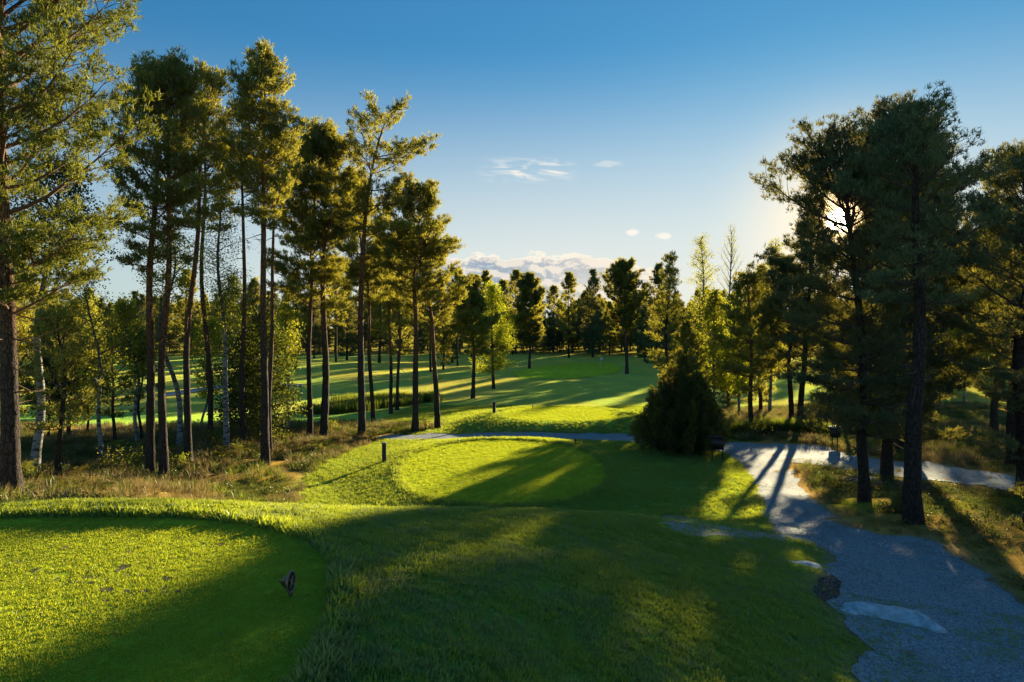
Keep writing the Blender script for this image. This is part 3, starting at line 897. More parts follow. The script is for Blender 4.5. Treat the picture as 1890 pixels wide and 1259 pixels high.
# heath: tall straw grass, green sedge, bilberry and fern
x, y, r = rand_pts(-34, 40, 8.5, 60, 9.0, 5)
k = clear_of(x, y, -0.15, False) & (heath_cover(x, y) > 0.3)
nz = vnoise(x, y, 2.2, 3, 61)
lefty = x < 0
k &= (nz > np.where(lefty, 0.40, 0.47))
x, y = x[k], y[k]
protos = [blades('straw_tuft', 34, 0.16, 0.14, 0.42, 0.010, 0.5, M['dry_blade'], s) for s in (10, 11)]
near_r = sstep(x, 5, 6) * (1 - sstep(y, 24, 30))
scatter('dry_grass', np.column_stack([x, y, ground_z(x, y)]), (0.6 + 0.6 * r.random(len(x))) * (1 - 0.5 * near_r), np.clip(0.5 + 0.3 * r.normal(size=len(x)), 0, 1), protos, seed=5)
x, y, r = rand_pts(-34, 40, 8.5, 62, 8.0, 6)
k = clear_of(x, y, -0.25, False) & (heath_cover(x, y) > 0.25) & (vnoise(x, y, 1.9, 3, 62) > 0.5)
x, y = x[k], y[k]
protos = [blades('sedge_tuft', 30, 0.14, 0.12, 0.34, 0.014, 0.7, M['sedge'], s) for s in (12, 13)]
near_r = sstep(x, 5, 6) * (1 - sstep(y, 24, 30))
scatter('sedge_grass', np.column_stack([x, y, ground_z(x, y)]), (0.5 + 0.6 * r.random(len(x))) * (1 - 0.55 * near_r), r.random(len(x)), protos, seed=6)


def leafball(name, n, rad, h, leaf, mat, seed, stems=5):
    r = np.random.default_rng(seed)
    p = r.normal(size=(n, 3)); p /= np.linalg.norm(p, axis=1)[:, None]; p *= (r.random(n) ** 0.4)[:, None]
    p = p * (rad, rad, h / 2) + (0, 0, h / 2)
    v, t = leaf_quads(p, leaf, r)
    me = make_mesh(name, v, None, t, mat)
    return proto(name, me)


def leaf_quads(p, leaf, r, asp=0.55):
    n = len(p)
    a = r.normal(size=(n, 3)); a /= np.linalg.norm(a, axis=1)[:, None]
    b = np.cross(a, r.normal(size=(n, 3))); b /= np.linalg.norm(b, axis=1)[:, None] + 1e-9
    s = leaf * r.uniform(0.6, 1.25, n)[:, None]
    v = np.stack([p - a * s * .5, p + b * s * asp * .5, p + a * s * .5, p - b * s * asp * .5], 1).reshape(-1, 3)
    return v, np.arange(4 * n).reshape(-1, 4)


M['bilberry'] = blade_mat('bilberry_leaves', (0.03, 0.05, 0.012), (0.06, 0.08, 0.02), (0.16, 0.10, 0.03), (0.16, 0.20, 0.03), 0.4)
M['fern'] = blade_mat('fern_leaves', (0.05, 0.09, 0.015), (0.10, 0.12, 0.02), (0.28, 0.15, 0.03), (0.30, 0.30, 0.03), 0.45)
x, y, r = rand_pts(-34, 40, 9.5, 60, 6.0, 7)
k = clear_of(x, y, -0.3, False) & (heath_cover(x, y) > 0.6) & (vnoise(x, y, 2.6, 3, 63) > 0.42)
x, y = x[k], y[k]
scatter('bilberry_cover', np.column_stack([x, y, ground_z(x, y) - 0.02]), 0.6 + 0.7 * r.random(len(x)), r.random(len(x)), [leafball('bilberry_clump', 150, 0.28, 0.26, 0.045, M['bilberry'], s) for s in (1, 2)], seed=7)
x, y, r = rand_pts(-22, 0, 14, 42, 1.6, 8)
k = (heath_cover(x, y) > 0.8) & (vnoise(x, y, 3.5, 2, 64) > 0.45)
x, y = x[k], y[k]


def fern(name, seed):
    r = np.random.default_rng(seed); V, T = [], []
    for f in range(7):
        a = f / 7 * 6.283 + r.uniform(-.3, .3); L_ = r.uniform(0.4, 0.62); dx, dy = math.cos(a), math.sin(a)
        for k_ in range(14):
            t = 0.15 + 0.85 * k_ / 14; px_, pz = L_ * t, 0.5 * L_ * math.sin(t * 2.4) + 0.02
            w = 0.16 * math.sin(min(1, t * 1.1) * 3.0) * (1 - 0.4 * t) + 0.02
            for s in (-1, 1):
                c = len(V)
                V.append((dx * px_, dy * px_, pz)); V.append((dx * (px_ + .035), dy * (px_ + .035), pz)); V.append((dx * (px_ + .03) - s * dy * w, dy * (px_ + .03) + s * dx * w, pz - 0.02))
                T.append((c, c + 1, c + 2))
    return proto(name, make_mesh(name, V, T, None, M['fern']))


scatter('fern_cover', np.column_stack([x, y, ground_z(x, y)]), 0.6 + 0.6 * r.random(len(x)), r.random(len(x)), [fern('fern_plant', 1), fern('fern_plant', 2)], seed=8)


def pebble(name, seed, mat):
    r = np.random.default_rng(seed)
    g = [(0, 0, 1), (0, 0, -.6)] + [(math.cos(a), math.sin(a), 0) for a in np.arange(6) / 6 * 6.283]
    v = np.array(g) * (1, .8, .6) * r.uniform(.7, 1.2, (8, 1))
    t = [(0, 2 + i, 2 + (i + 1) % 6) for i in range(6)] + [(1, 2 + (i + 1) % 6, 2 + i) for i in range(6)]
    return proto(name, make_mesh(name, v, t, None, mat))


M['pebble'] = plain_mat('pebble_stone', (0.16, 0.15, 0.145), (0.36, 0.34, 0.32), 3, 0.8)
x, y, r = rand_pts(2, 14, 4.5, 20, 480, 9)
k = poly_d(x, y, PATH) > -0.15
x, y = x[k], y[k]
scatter('path_gravel_stones', np.column_stack([x, y, ground_z(x, y) + 0.012]), 0.004 + 0.021 * r.random(len(x)) ** 2.6, r.random(len(x)), [pebble('pebble', s, M['pebble']) for s in (1, 2, 3)], tilt=0.5, seed=9)
x, y, r = rand_pts(2, 18, 5, 34, 26, 19)
pdn = poly_d(x, y, PATH); k = (pdn > -.4) & (r.random(len(x)) < np.clip(1.1 - pdn * .8, .12, 1)) & (vnoise(x, y, .9, 3, 71) > .42)
x, y = x[k], y[k]
scatter('path_litter', np.column_stack([x, y, ground_z(x, y) + 0.02]), 0.7 + 0.8 * r.random(len(x)), r.random(len(x)), [blades('litter_bits', 16, .10, .002, .014, .008, 3.0, M['dry_blade'], s, False) for s in (51, 52)], tilt=.1, seed=19)
x, y, r = rand_pts(-9, 8, 3.8, 16, 1.6, 29)
k = clear_of(x, y, -0.1, False); x, y = x[k], y[k]
scatter('lawn_litter', np.column_stack([x, y, ground_z(x, y) + 0.03]), 0.4 + 0.7 * r.random(len(x)), r.random(len(x)), [blades('leaf_scrap', 2, .02, .004, .012, .028, 2.0, M['dry_blade'], s, False) for s in (61, 62)], tilt=.3, seed=29)
# reeds round the pond
x, y, r = rand_pts(-22, -4, 48, 70, 12, 10)
dd = poly_d(x, y, POND); k = (dd < 0.8) & (dd > -2.2) & (vnoise(x, y, 2, 2, 4) > 0.38)
x, y = x[k], y[k]
scatter('pond_reeds', np.column_stack([x, y, ground_z(x, y)]), 0.8 + 0.6 * r.random(len(x)), 0.3 * r.random(len(x)), [blades('reed_clump', 22, 0.3, 0.3, 0.75, 0.03, 0.15, M['sedge'], 14)], tilt=0.08, seed=10)


# ------------------------------------------------------------------ trees
def unit(v):
    v = np.asarray(v, float); return v / (np.linalg.norm(v) + 1e-9)


def trunk_line(r, H, lean, bend, wob, n=16):
    t = np.linspace(0, 1, n)
    f = (t ** bend)[:, None]
    p = np.column_stack([np.zeros(n), np.zeros(n), t * H]) + np.column_stack([lean[0] * f, lean[1] * f, np.zeros(n)])
    ph = r.uniform(0, 6.28, 4)
    env = np.sin(np.pi * np.clip(t, 0, 1))
    p[:, 0] += wob * env * (np.sin(t * 5 + ph[0]) * .6 + np.sin(t * 11 + ph[1]) * .3)
    p[:, 1] += wob * env * (np.sin(t * 4.3 + ph[2]) * .6 + np.sin(t * 10 + ph[3]) * .3)
    return p


def lerp_line(p, t):
    k = np.clip(t, 0, 1) * (len(p) - 1); i = int(min(k, len(p) - 2)); f = k - i
    return p[i] * (1 - f) + p[i + 1] * f


def needle_tris(P, A, r, length, width, n, spread=0.85):
    """sprays of needles round each shoot: n slim triangles fanning about the shoot's axis"""
    m = len(P)
    P = np.repeat(P, n, 0); A = np.repeat(A, n, 0)
    d = A * 0.75 + r.normal(size=P.shape) * spread * 0.6; d /= np.linalg.norm(d, axis=1)[:, None] + 1e-9
    s = np.cross(d, r.normal(size=P.shape)); s /= np.linalg.norm(s, axis=1)[:, None] + 1e-9
    L_ = length * r.uniform(0.6, 1.2, (len(P), 1)); w = width * 1.05 * r.uniform(0.7, 1.3, (len(P), 1))
    P = P + r.normal(size=P.shape) * length * 0.22
    v = np.stack([P - s * w / 2, P + s * w / 2, P + d * L_], 1).reshape(-1, 3)
    return v, np.arange(len(v)).reshape(-1, 3)


DEF = [(0, .45), (.2, .95), (.5, .9), (.8, .55), (1, .12)]


def pine_meshes(seed, H, cb, R, r0=None, lean=(0, 0), bend=1.6, wob=0.25, prof=DEF, step=0.42, per=3.2, k=1.0, needle=(0.17, 0.034, 8), elev=(0, 55),
                droop=0.0, extra=(), dead=0.0, gap=None, lod=0, mats=('bark', 'limb', 'needle'), asym=None, base=None, spacing=0.125):
    r = np.random.default_rng(seed)
    tl = trunk_line(r, H, lean, bend, wob)
    r0 = (r0 or 0.011 * H + 0.05) * (0.9 if not lod else 1.0)
    t = np.linspace(0, 1, 16)
    rad = r0 * (1 - t) ** 0.75 * (1 + 0.35 * np.exp(-t * H / 0.35)) + 0.012
    g = Geo()
    tl2 = tl.copy(); tl2[0, 2] -= 0.3
    sides = 14 if not lod else 6
    fine = np.linspace(0, 1, 46 if not lod else 12)
    pts = np.array([lerp_line(tl2, f) for f in fine]); rr = np.interp(fine, t, rad)
    wobm = 1 + 0.06 * np.random.default_rng(seed + 5).normal(size=(len(fine), sides)) * (0 if lod else 1)
    g.tube(pts, rr, sides, True, wobm)
    trunk = g.mesh('trunk', M[mats[0]], True)
    lg = Geo(); P, A = [], []
    pr = np.array(prof)
    brs = []
    z = cb * H; az = r.uniform(0, 6.28)
    while z < H * 0.985:
        s = (z / H - cb) / (1 - cb)
        nb = max(1, int((per - .4 + 1.0 * s) + r.uniform(-1.4, 1.2)))
        for i in range(nb):
            az += 2.4 + r.normal() * 0.35
            L_ = 1.28 * R * np.interp(s, pr[:, 0], pr[:, 1]) * r.uniform(0.42, 1.15)
            if asym is not None: L_ *= 1 + asym[0] * math.cos(az - asym[1])
            brs.append((z / H, az, L_, math.radians(elev[0] + (elev[1] - elev[0]) * s + r.normal() * 8)))
        z += step * (1.3 if not lod else 1.1) * r.uniform(0.6, 1.4) * (1.0 if s < .7 else .6)
    for e in extra: brs.append((e[0], math.radians(e[1]), e[2], math.radians(e[3])))
    for tz, a, L_, el in brs:
        if L_ < 0.15: continue
        p = lerp_line(tl, tz); n = 7
        pts = [p]; hd = np.array((math.cos(a), math.sin(a), 0.0)); e = el - droop * 0.6
        ww = r.normal() * 0.12
        for q in range(n):
            e += math.radians(4.5) - droop * 0.05 + r.normal() * 0.07
            aa = a + ww * q * 0.5 + r.normal() * 0.1
            hd = np.array((math.cos(aa) * math.cos(e), math.sin(aa) * math.cos(e), math.sin(e)))
            p = p + hd * L_ / n; pts.append(p)
        pts = np.array(pts)
        br = 0.012 + 0.013 * L_
        lg.tube(pts, np.linspace(br, 0.006, n + 1), 5 if not lod else 3, False)
        ns = int((L_ * 4.6 + 3) * (1 if not lod else 0.7))
        for j in range(ns):
            f = 0.16 + 0.84 * (j + r.random()) / ns
            b = lerp_line(pts, f)
            sa = a + (1 if j % 2 else -1) * math.radians(r.uniform(25, 75)); se = e * .45 + math.radians(r.uniform(-4, 20)) - droop * .3
            sl = np.clip((0.22 + 0.34 * (1 - f)) * L_ + 0.12, 0.2, 1.25) * r.uniform(.7, 1.2)
            sdv = np.array((math.cos(sa) * math.cos(se), math.sin(sa) * math.cos(se), math.sin(se)))
            end = b + sdv * sl
            if not lod: lg.tube([b, (b + end) / 2 + r.normal(size=3) * .03, end], [0.012, 0.008, 0.004], 3, False)
            nt_ = max(2, int(sl / (spacing * .8) * k))
            ff = (0.3 + 0.75 * np.sqrt(r.random(nt_)))[:, None]
            P.append(b + sdv * sl * ff + r.normal(size=(nt_, 3)) * (0.11, 0.11, 0.045) + (0, 0, .03))
            A.append(np.tile(unit(sdv * 0.6 + (0, 0, 0.7)), (nt_, 1)))
        P.append(pts[-2:] + r.normal(size=(2, 3)) * .04); A.append(np.tile(unit(hd + (0, 0, .3)), (2, 1)))
    if dead:
        for i in range(int(dead)):
            tz = r.uniform(cb * 0.45, cb * 1.02); a = r.uniform(0, 6.28); L_ = r.uniform(.4, 1.5)
            b = lerp_line(tl, tz); pts = [b]; e = r.uniform(-.5, .25)
            for q in range(4):
                e += r.normal() * .2; a += r.normal() * .2
                b = b + np.array((math.cos(a) * math.cos(e), math.sin(a) * math.cos(e), math.sin(e))) * L_ / 4; pts.append(b)
            lg.tube(pts, [0.022, .017, .012, .008, .004], 4, False)
    P = np.vstack(P); A = np.vstack(A)
    if gap is not None:      # an opening in the foliage along one line of sight through the crown
        o0, dv, rg = gap
        w = P + base - o0; pr_ = w @ dv; dist = np.linalg.norm(w - pr_[:, None] * dv, axis=1)
        e1 = np.array((1.0, 0, 0)) - dv[0] * dv; e1 /= np.linalg.norm(e1); e2 = np.cross(dv, e1)
        qa, qb = w @ e1, w @ e2
        lim = rg * (0.45 + 1.5 * vnoise(qa * 3.0 + 5, qb * 3.0, 1.0, 3, 19))
        keep = (dist > lim) & (dist > 0.20); P = P[keep]; A = A[keep]
    v, tt = needle_tris(P, A, r, *needle)
    crown = make_mesh('crown', v, tt, None, M[mats[2]])
    return trunk, lg.mesh('limbs', M[mats[1]], False), crown


def leafy_meshes(seed, H, cb, R, r0=None, lean=(0, 0), bend=1.4, wob=0.3, nb=40, nl=26, leaf=0.09, clump=0.28, mats=('birch', 'limb_dark', 'leaf'), elev=(15, 60), droop=0.0, prof=DEF, lod=0):
    r = np.random.default_rng(seed)
    tl = trunk_line(r, H, lean, bend, wob); r0 = r0 or 0.009 * H + 0.03
    t = np.linspace(0, 1, 16); g = Geo(); tl2 = tl.copy(); tl2[0, 2] -= 0.3
    fine = np.linspace(0, 1, 34 if not lod else 10)
    g.tube(np.array([lerp_line(tl2, f) for f in fine]), np.interp(fine, t, r0 * (1 - t) ** .8 * (1 + .3 * np.exp(-t * H / .3)) + .01), 12 if not lod else 6)
    trunk = g.mesh('trunk', M[mats[0]], True)
    lg = Geo(); P = []; pr = np.array(prof); az = 0
    for i in range(nb):
        s = (i + r.random()) / nb; tz = cb + (1 - cb) * s * .98; az += 2.4 + r.normal() * .4
        L_ = R * np.interp(s, pr[:, 0], pr[:, 1]) * r.uniform(.55, 1.15); p = lerp_line(tl, tz); e = math.radians(elev[0] + (elev[1] - elev[0]) * s); a = az
        pts = [p]
        for q in range(6):
            e -= droop * .1; a += r.normal() * .15
            p = p + np.array((math.cos(a) * math.cos(e), math.sin(a) * math.cos(e), math.sin(e))) * L_ / 6; pts.append(p)
        pts = np.array(pts); lg.tube(pts, np.linspace(.012 + .012 * L_, .005, 7), 4, False)
        ns = int(3 + L_ * 3.0)
        for j in range(ns):
            f = .25 + .75 * (j + r.random()) / ns; b = lerp_line(pts, f); sa = a + r.uniform(-1.3, 1.3); se = e + r.uniform(-.5, .6) - droop * .5
            sl = r.uniform(.25, .75) * (.3 + .3 * L_)
            sdv = np.array((math.cos(sa) * math.cos(se), math.sin(sa) * math.cos(se), math.sin(se))); end = b + sdv * sl
            if not lod: lg.tube([b, end], [.008, .003], 3, False)
            m = int(nl * r.uniform(.5, 1.3))
            c = b + sdv * sl * r.uniform(.3, 1.1, (m, 1)) + r.normal(size=(m, 3)) * clump * (.7, .7, .55)
            if droop: c[:, 2] -= np.abs(r.normal(size=m)) * droop * .3
            P.append(c)
    v, q = leaf_quads(np.vstack(P), leaf, r, 0.7)
    return trunk, lg.mesh('limbs', M[mats[1]], False), make_mesh('crown', v, None, q, M[mats[2]])


def assemble(name, loc, meshes, label, group=None, rz=0.0, cat='tree'):
    o = thing(name, loc, label, cat, group, rz)
    ch = [link(n, me, o) for n, me in zip(('trunk', 'limbs', 'crown'), meshes)]
    CHILDREN[o.name] = ch
    ch[1]['kind'] = 'stuff'
    return o


def place(base, top, d=None):
    """foot and height of a tree from its base and top in the photograph"""
    if d is None: b = gp(*base)
    else:
        u, _ = ray(*base); b = np.array((u * d, d, float(ground_z(u * d, d))))
    tp = at(top[0], top[1], b[1])
    return b, tp[2] - b[2], tp[0] - b[0]


LEFT = 'pines in the grove left of the tees'


def pine(seed, base, top, cbase, Rpx, label, d=None, group=LEFT, name='pine_tree', **kw):
    b, H, lx = place(base, top, d)
    cz = at(top[0], cbase, b[1])[2] - b[2]
    R = Rpx / F * b[1]
    kw.setdefault('lean', (lx, 0)); kw['base'] = b
    if group == LEFT and name == 'pine_tree': kw.setdefault('dead', 7)
    H *= .975
    sc = b[1] / 30.0
    if 'needle' not in kw: kw['needle'] = (0.15 + 0.05 * sc, 0.026 + 0.014 * sc, 8)
    ms = pine_meshes(seed, H, max(0.1, cz / H), R, **kw)
    return assemble(name, b, ms, label, group)


def leafy(seed, base, top, cbase, Rpx, label, d=None, group=None, name='birch_tree', **kw):
    b, H, lx = place(base, top, d)
    cz = at(top[0], cbase, b[1])[2] - b[2]
    ms = leafy_meshes(seed, H, max(0.08, cz / H), Rpx / F * b[1], lean=(lx, 0), **kw)
    return assemble(name, b, ms, label, group)


# --- left grove
pine(11, (22, 928), (-5, -160), 570, 232, 'massive rough barked pine at the left edge of the picture, nearest of the grove', r0=0.215, per=3.6, step=0.34, k=1.35, wob=0.12, bend=1.2,
     prof=[(0, .45), (.15, .8), (.35, 1.0), (.7, 1.0), (1, .5)], extra=[(0.33, -10, 2.1, 5), (0.40, -25, 2.3, 0), (0.36, 30, 1.7, 5), (0.62, -8, 2.9, 12), (.68, -20, 3.1, 10), (.75, 0, 3.1, 15), (.55, 0, 2.7, -5)], needle=(0.13, 0.025, 11), mats=('bark', 'limb', 'needle_green'), dead=14)
leafy(12, (62, 870), (120, 300), 500, 110, 'dark trunked birch with white foot behind the massive left pine', nb=46, nl=34, leaf=.10, droop=.5, r0=.15, mats=('birch', 'limb_dark', 'leaf_dark'))
pine(13, (108, 888), (108, 575), 790, 62, 'small dark slender pine beside the birch with white foot', r0=.09, name='young_pine', k=.8, per=3.8, step=.34, mats=('bark_dark', 'limb_dark', 'needle'), prof=[(0, .7), (.3, 1), (.7, .8), (1, .15)], elev=(5, 40))
leafy(14, (190, 846), (150, 500), 740, 58, 'thin leaning pale birch sapling among dark bushes on the left', nb=44, nl=18, leaf=.09, droop=.3, r0=.085, prof=[(0, .6), (.4, 1), (.8, .6), (1, .2)])
pine(15, (279, 880), (288, 108), 520, 78, 'tall pine, left trunk of the close pair nearest the rough grass', r0=.175, k=1.25, per=3.6, prof=[(0, .4), (.3, .8), (.6, 1), (.85, .6), (1, .2)])
pine(16, (303, 882), (318, 96), 480, 72, 'tall pine, right trunk of the close pair nearest the rough grass', r0=.155, k=1.25, per=3.6, prof=[(0, .4), (.3, .8), (.6, 1), (.85, .6), (1, .2)])
pine(17, (348, 857), (396, 124), 420, 72, 'tall straight pine just right of the close pair, top leaning right', r0=.155, k=1.1, bend=3.0, prof=[(0, .5), (.4, 1), (.75, .7), (1, .3)])
leafy(18, (331, 826), (316, 420), 560, 50, 'crooked birch with mottled white bark behind the tall pair', nb=36, nl=24, leaf=.10, droop=.4, r0=.13, wob=.75)
pine(19, (388, 820), (372, 150), 430, 66, 'tall pine between the crooked birch and the slim dark birch', r0=.15, k=1.0)
leafy(20, (417, 828), (408, 330), 600, 52, 'slim dark birch with leaves hanging down its upper trunk', nb=60, nl=24, leaf=.085, droop=.6, r0=.13)
pine(21, (450, 820), (440, 180), 400, 56, 'pine just left of the tallest pine, leafy shoots halfway up', r0=.145, k=1.0)
pine(22, (489, 860), (488, 68), 420, 66, 'tallest pine of the grove with a narrow pointed top', r0=.175, k=1.45, per=4.0, step=.36, wob=.12, prof=[(0, .35), (.25, .7), (.42, 1.05), (.55, .95), (.8, .55), (1, .15)],
     extra=[(.72, 0, 2.1, 32), (.735, -20, 1.7, 30)])
pine(23, (498, 838), (505, 250), 400, 52, 'thinner orange barked pine right behind the tallest one', r0=.13, k=1.0)
pine(24, (572, 808), (588, 238), 570, 84, 'pine with orange trunk and wide crown, left of a close pair', r0=.155, k=1.3, per=3.6, prof=[(0, .6), (.35, 1), (.7, .85), (1, .25)])
pine(25, (597, 810), (606, 232), 540, 78, 'pine with forked grey foot, right of a close pair', r0=.22, k=1.2, per=3.5)
pine(26, (668, 808), (722, 182), 470, 74, 'tall open pine whose top bends to the right', r0=.215, bend=5.0, wob=.1, k=1.05, per=2.4, step=.55, elev=(0, 35), prof=[(0, .7), (.3, 1), (.6, .8), (.85, .75), (1, .3)],
     extra=[(.845, 0, 3.1, 8), (.80, 5, 2.2, 2), (.75, -10, 2.3, 0), (.70, 10, 2.0, 0), (.97, 0, 1.3, 30)])
pine(27, (689, 778), (652, 330), 560, 74, 'slim dark pine just right of the tall open pine', r0=.15, k=1.2, per=3.6)
pine(28, (722, 764), (706, 440), 610, 52, 'slender pine, left of two thin trunks near the pond', r0=.15, k=1.1, per=3.6)
pine(29, (733, 757), (742, 430), 610, 56, 'slender pine, right of two thin trunks near the pond', r0=.14, k=1.1, per=3.6)
pine(30, (766, 797), (778, 350), 560, 72, 'straight pine at the left end of the crossing path', r0=.2, k=1.35, per=3.4, bend=2.5, prof=[(0, .7), (.3, 1), (.65, .8), (1, .3)], extra=[(.9, 5, 1.3, 35), (.72, 0, 2.1, 10)])
pine(31, (808, 791), (776, 440), 610, 70, 'leaning pine at the foot of the far tee mound', r0=.19, k=1.35, per=3.6, bend=1.3, prof=[(0, .7), (.35, 1), (.7, .8), (1, .3)], extra=[(.66, 0, 2.6, 5), (.74, -5, 2.2, 12)])
pine(32, (873, 735), (874, 512), 655, 46, 'straight lone pine on the fairway edge beside the round leafy tree', r0=.22, group='pines along the far fairway', k=1.3, per=3.8)
leafy(33, (911, 718), (908, 528), 690, 44, 'round yellow green leafy tree on the fairway edge', nb=80, nl=30, leaf=.16, r0=.18, name='leafy_tree', mats=('bark_dark', 'limb_dark', 'leaf_yellow'), clump=.4, prof=[(0, .8), (.25, 1), (.6, .85), (1, .2)])
pine(34, (977, 667), (978, 505), 640, 36, 'dark pine on the lit bank left of the green', d=118, group='pines along the far fairway', needle=(.45, .12, 7), k=.6, r0=.25, per=3.6)
pine(35, (1157, 690), (1150, 484), 620, 44, 'tall lone pine just right of the green', group='pines along the far fairway', r0=.3, needle=(.45, .12, 7), k=.6, per=3.2)
# understorey of the grove
leafy(36, (500, 812), (485, 585), 800, 56, 'dark bushy alder filling the gap behind the tallest pine', nb=60, nl=40, leaf=.13, r0=.12, name='alder_tree', mats=('bark_dark', 'limb_dark', 'leaf_dark'), clump=.35, prof=[(0, .9), (.3, 1), (.7, .8), (1, .3)], elev=(5, 50))
leafy(37, (532, 792), (525, 560), 680, 34, 'thin white birch right of the dark bushy alder', nb=36, nl=22, leaf=.12, r0=.1, wob=.12, mats=('birch', 'limb_dark', 'leaf'))
pine(38, (262, 812), (262, 600), 760, 34, 'small dark pine seen left of the close pair of trunks', name='young_pine', r0=.07, k=.9, needle=(.2, .045, 7), mats=('bark_dark', 'limb_dark', 'needle_dark'))
pine(39, (212, 812), (205, 590), 770, 48, 'bushy young pine behind the thin birch sapling', name='young_pine', r0=.08, k=1, needle=(.2, .045, 7))
pine(40, (128, 810), (140, 560), 760, 56, 'broad young pine at the back of the left edge', name='young_pine', r0=.1, k=1, needle=(.2, .045, 7))
leafy(41, (370, 800), (395, 590), 740, 40, 'low birch bush between the pines with bright leaves', nb=40, nl=24, leaf=.12, r0=.06)
leafy(42, (255, 815), (225, 560), 700, 50, 'leafy birch behind the small dark pine', nb=44, nl=24, leaf=.12, r0=.09)

leafy(43, (90, 812), (92, 640), 770, 46, 'round bushy birch thicket behind the young dark pine', nb=60, nl=30, leaf=.12, r0=.05, mats=('bark_dark', 'limb_dark', 'leaf_dark'), clump=.35)
leafy(44, (160, 800), (165, 610), 770, 50, 'dense bush between the bushy young pine and the thin sapling', nb=64, nl=30, leaf=.12, r0=.05, mats=('bark_dark', 'limb_dark', 'leaf'), clump=.35)
leafy(45, (455, 806), (452, 630), 790, 56, 'dark thicket left of the tallest pine', nb=70, nl=36, leaf=.13, r0=.06, mats=('bark_dark', 'limb_dark', 'leaf_dark'), clump=.38, prof=[(0, .9), (.4, 1), (1, .3)])
pine(46, (30, 812), (34, 600), 770, 50, 'young pine at the left edge behind the dark trunked birch', name='young_pine', r0=.08, k=1, needle=(.2, .045, 7))
pine(47, (8, 800), (10, 420), 640, 60, 'pine half hidden behind the massive left pine', r0=.15, k=1.2, per=3.8, needle=(.22, .045, 8))
# --- right hand side
GAPC = (np.array((0, 0, CAMZ)), np.array(tuple(SUN_DIR)), 0.60)
RIGHT = 'big dark pines beside the path'
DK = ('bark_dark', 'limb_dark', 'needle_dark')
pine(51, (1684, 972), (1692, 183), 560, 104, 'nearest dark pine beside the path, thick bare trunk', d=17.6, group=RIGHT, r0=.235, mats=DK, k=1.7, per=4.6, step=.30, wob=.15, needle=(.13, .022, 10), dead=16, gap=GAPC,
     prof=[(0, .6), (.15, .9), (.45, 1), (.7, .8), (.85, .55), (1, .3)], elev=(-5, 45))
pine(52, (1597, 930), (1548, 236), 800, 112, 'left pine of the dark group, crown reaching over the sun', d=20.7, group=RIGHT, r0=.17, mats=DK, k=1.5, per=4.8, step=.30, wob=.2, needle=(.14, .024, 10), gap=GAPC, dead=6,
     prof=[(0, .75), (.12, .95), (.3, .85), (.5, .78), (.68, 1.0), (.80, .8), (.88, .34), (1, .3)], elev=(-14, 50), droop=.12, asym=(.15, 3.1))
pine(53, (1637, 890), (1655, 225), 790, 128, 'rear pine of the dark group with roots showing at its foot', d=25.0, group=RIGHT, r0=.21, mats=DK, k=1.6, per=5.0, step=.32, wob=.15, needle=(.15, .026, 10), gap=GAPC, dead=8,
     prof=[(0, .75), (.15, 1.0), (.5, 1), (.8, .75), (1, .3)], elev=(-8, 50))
pine(54, (1663, 828), (1720, 330), 640, 104, 'pine standing behind the dark group, across the branch path', group=RIGHT, r0=.35, mats=DK, k=1.3, per=4.0, needle=(.18, .034, 9))
pine(55, (1478, 792), (1500, 400), 690, 84, 'slim pine, right of the twin trunks by the bright sedge', group='pines beyond the path bend', r0=.19, mats=DK, k=1.2, per=3.6, elev=(-5, 50))
pine(56, (1461, 788), (1455, 470), 680, 52, 'slim pine, left of the twin trunks by the bright sedge', group='pines beyond the path bend', r0=.17, mats=DK, k=1.5, per=3.8)
pine(57, (1388, 797), (1378, 500), 720, 52, 'low branched pine behind the juniper', group='pines beyond the path bend', r0=.15, k=1.0, per=3.4, elev=(-8, 45), prof=[(0, .8), (.3, 1), (.7, .7), (1, .3)])
pine(58, (1232, 800), (1236, 462), 700, 34, 'narrow dark pine rising behind the juniper top on its left', d=50, group='pines beyond the path bend', r0=.16, mats=('bark_dark', 'limb_dark', 'needle'), k=.85, per=3, needle=(.24, .05, 8), prof=[(0, .8), (.3, 1), (.7, .6), (1, .2)])
leafy(59, (1300, 800), (1292, 438), 740, 50, 'tall yellow green birch above the juniper', d=60, nb=80, nl=18, leaf=.13, r0=.15, droop=.4, prof=[(0, .8), (.3, 1), (.7, .65), (1, .3)], mats=('birch', 'limb_dark', 'leaf'))
leafy(60, (1345, 800), (1350, 425), 640, 36, 'sparse birch with bare upper twigs against the bright sky', d=62, nb=46, nl=8, leaf=.10, r0=.13, elev=(40, 70), prof=[(0, .8), (.4, 1), (.8, .9), (1, .4)])
leafy(61, (1420, 795), (1432, 440), 700, 46, 'backlit birch between the juniper and the dark pines', d=52, nb=52, nl=18, leaf=.12, r0=.12, droop=.3)
pine(62, (1720, 742), (1716, 470), 640, 50, 'slender pine on the sunny heath right of the dark group', r0=.2, group='pines on the right hand heath', k=1.1, per=3.4, needle=(.26, .055, 8))
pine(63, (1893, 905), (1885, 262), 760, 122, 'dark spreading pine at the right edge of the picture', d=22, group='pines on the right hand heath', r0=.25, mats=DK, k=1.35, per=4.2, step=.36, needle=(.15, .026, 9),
     prof=[(0, .55), (.2, .85), (.5, 1), (.75, .6), (1, .15)], elev=(-12, 50), extra=[(.16, 200, 1.7, -18), (.12, 170, 1.2, -25)])
pine(64, (1868, 860), (1862, 270), 560, 70, 'tall narrow pine just inside the right edge', group='pines on the right hand heath', r0=.2, mats=DK, k=1.2, per=3.6, needle=(.2, .04, 8))
pine(65, (1835, 800), (1830, 410), 700, 70, 'low branched pine back on the heath near the right edge', group='pines on the right hand heath', r0=.2, k=1.2, per=3.6, needle=(.24, .05, 8))
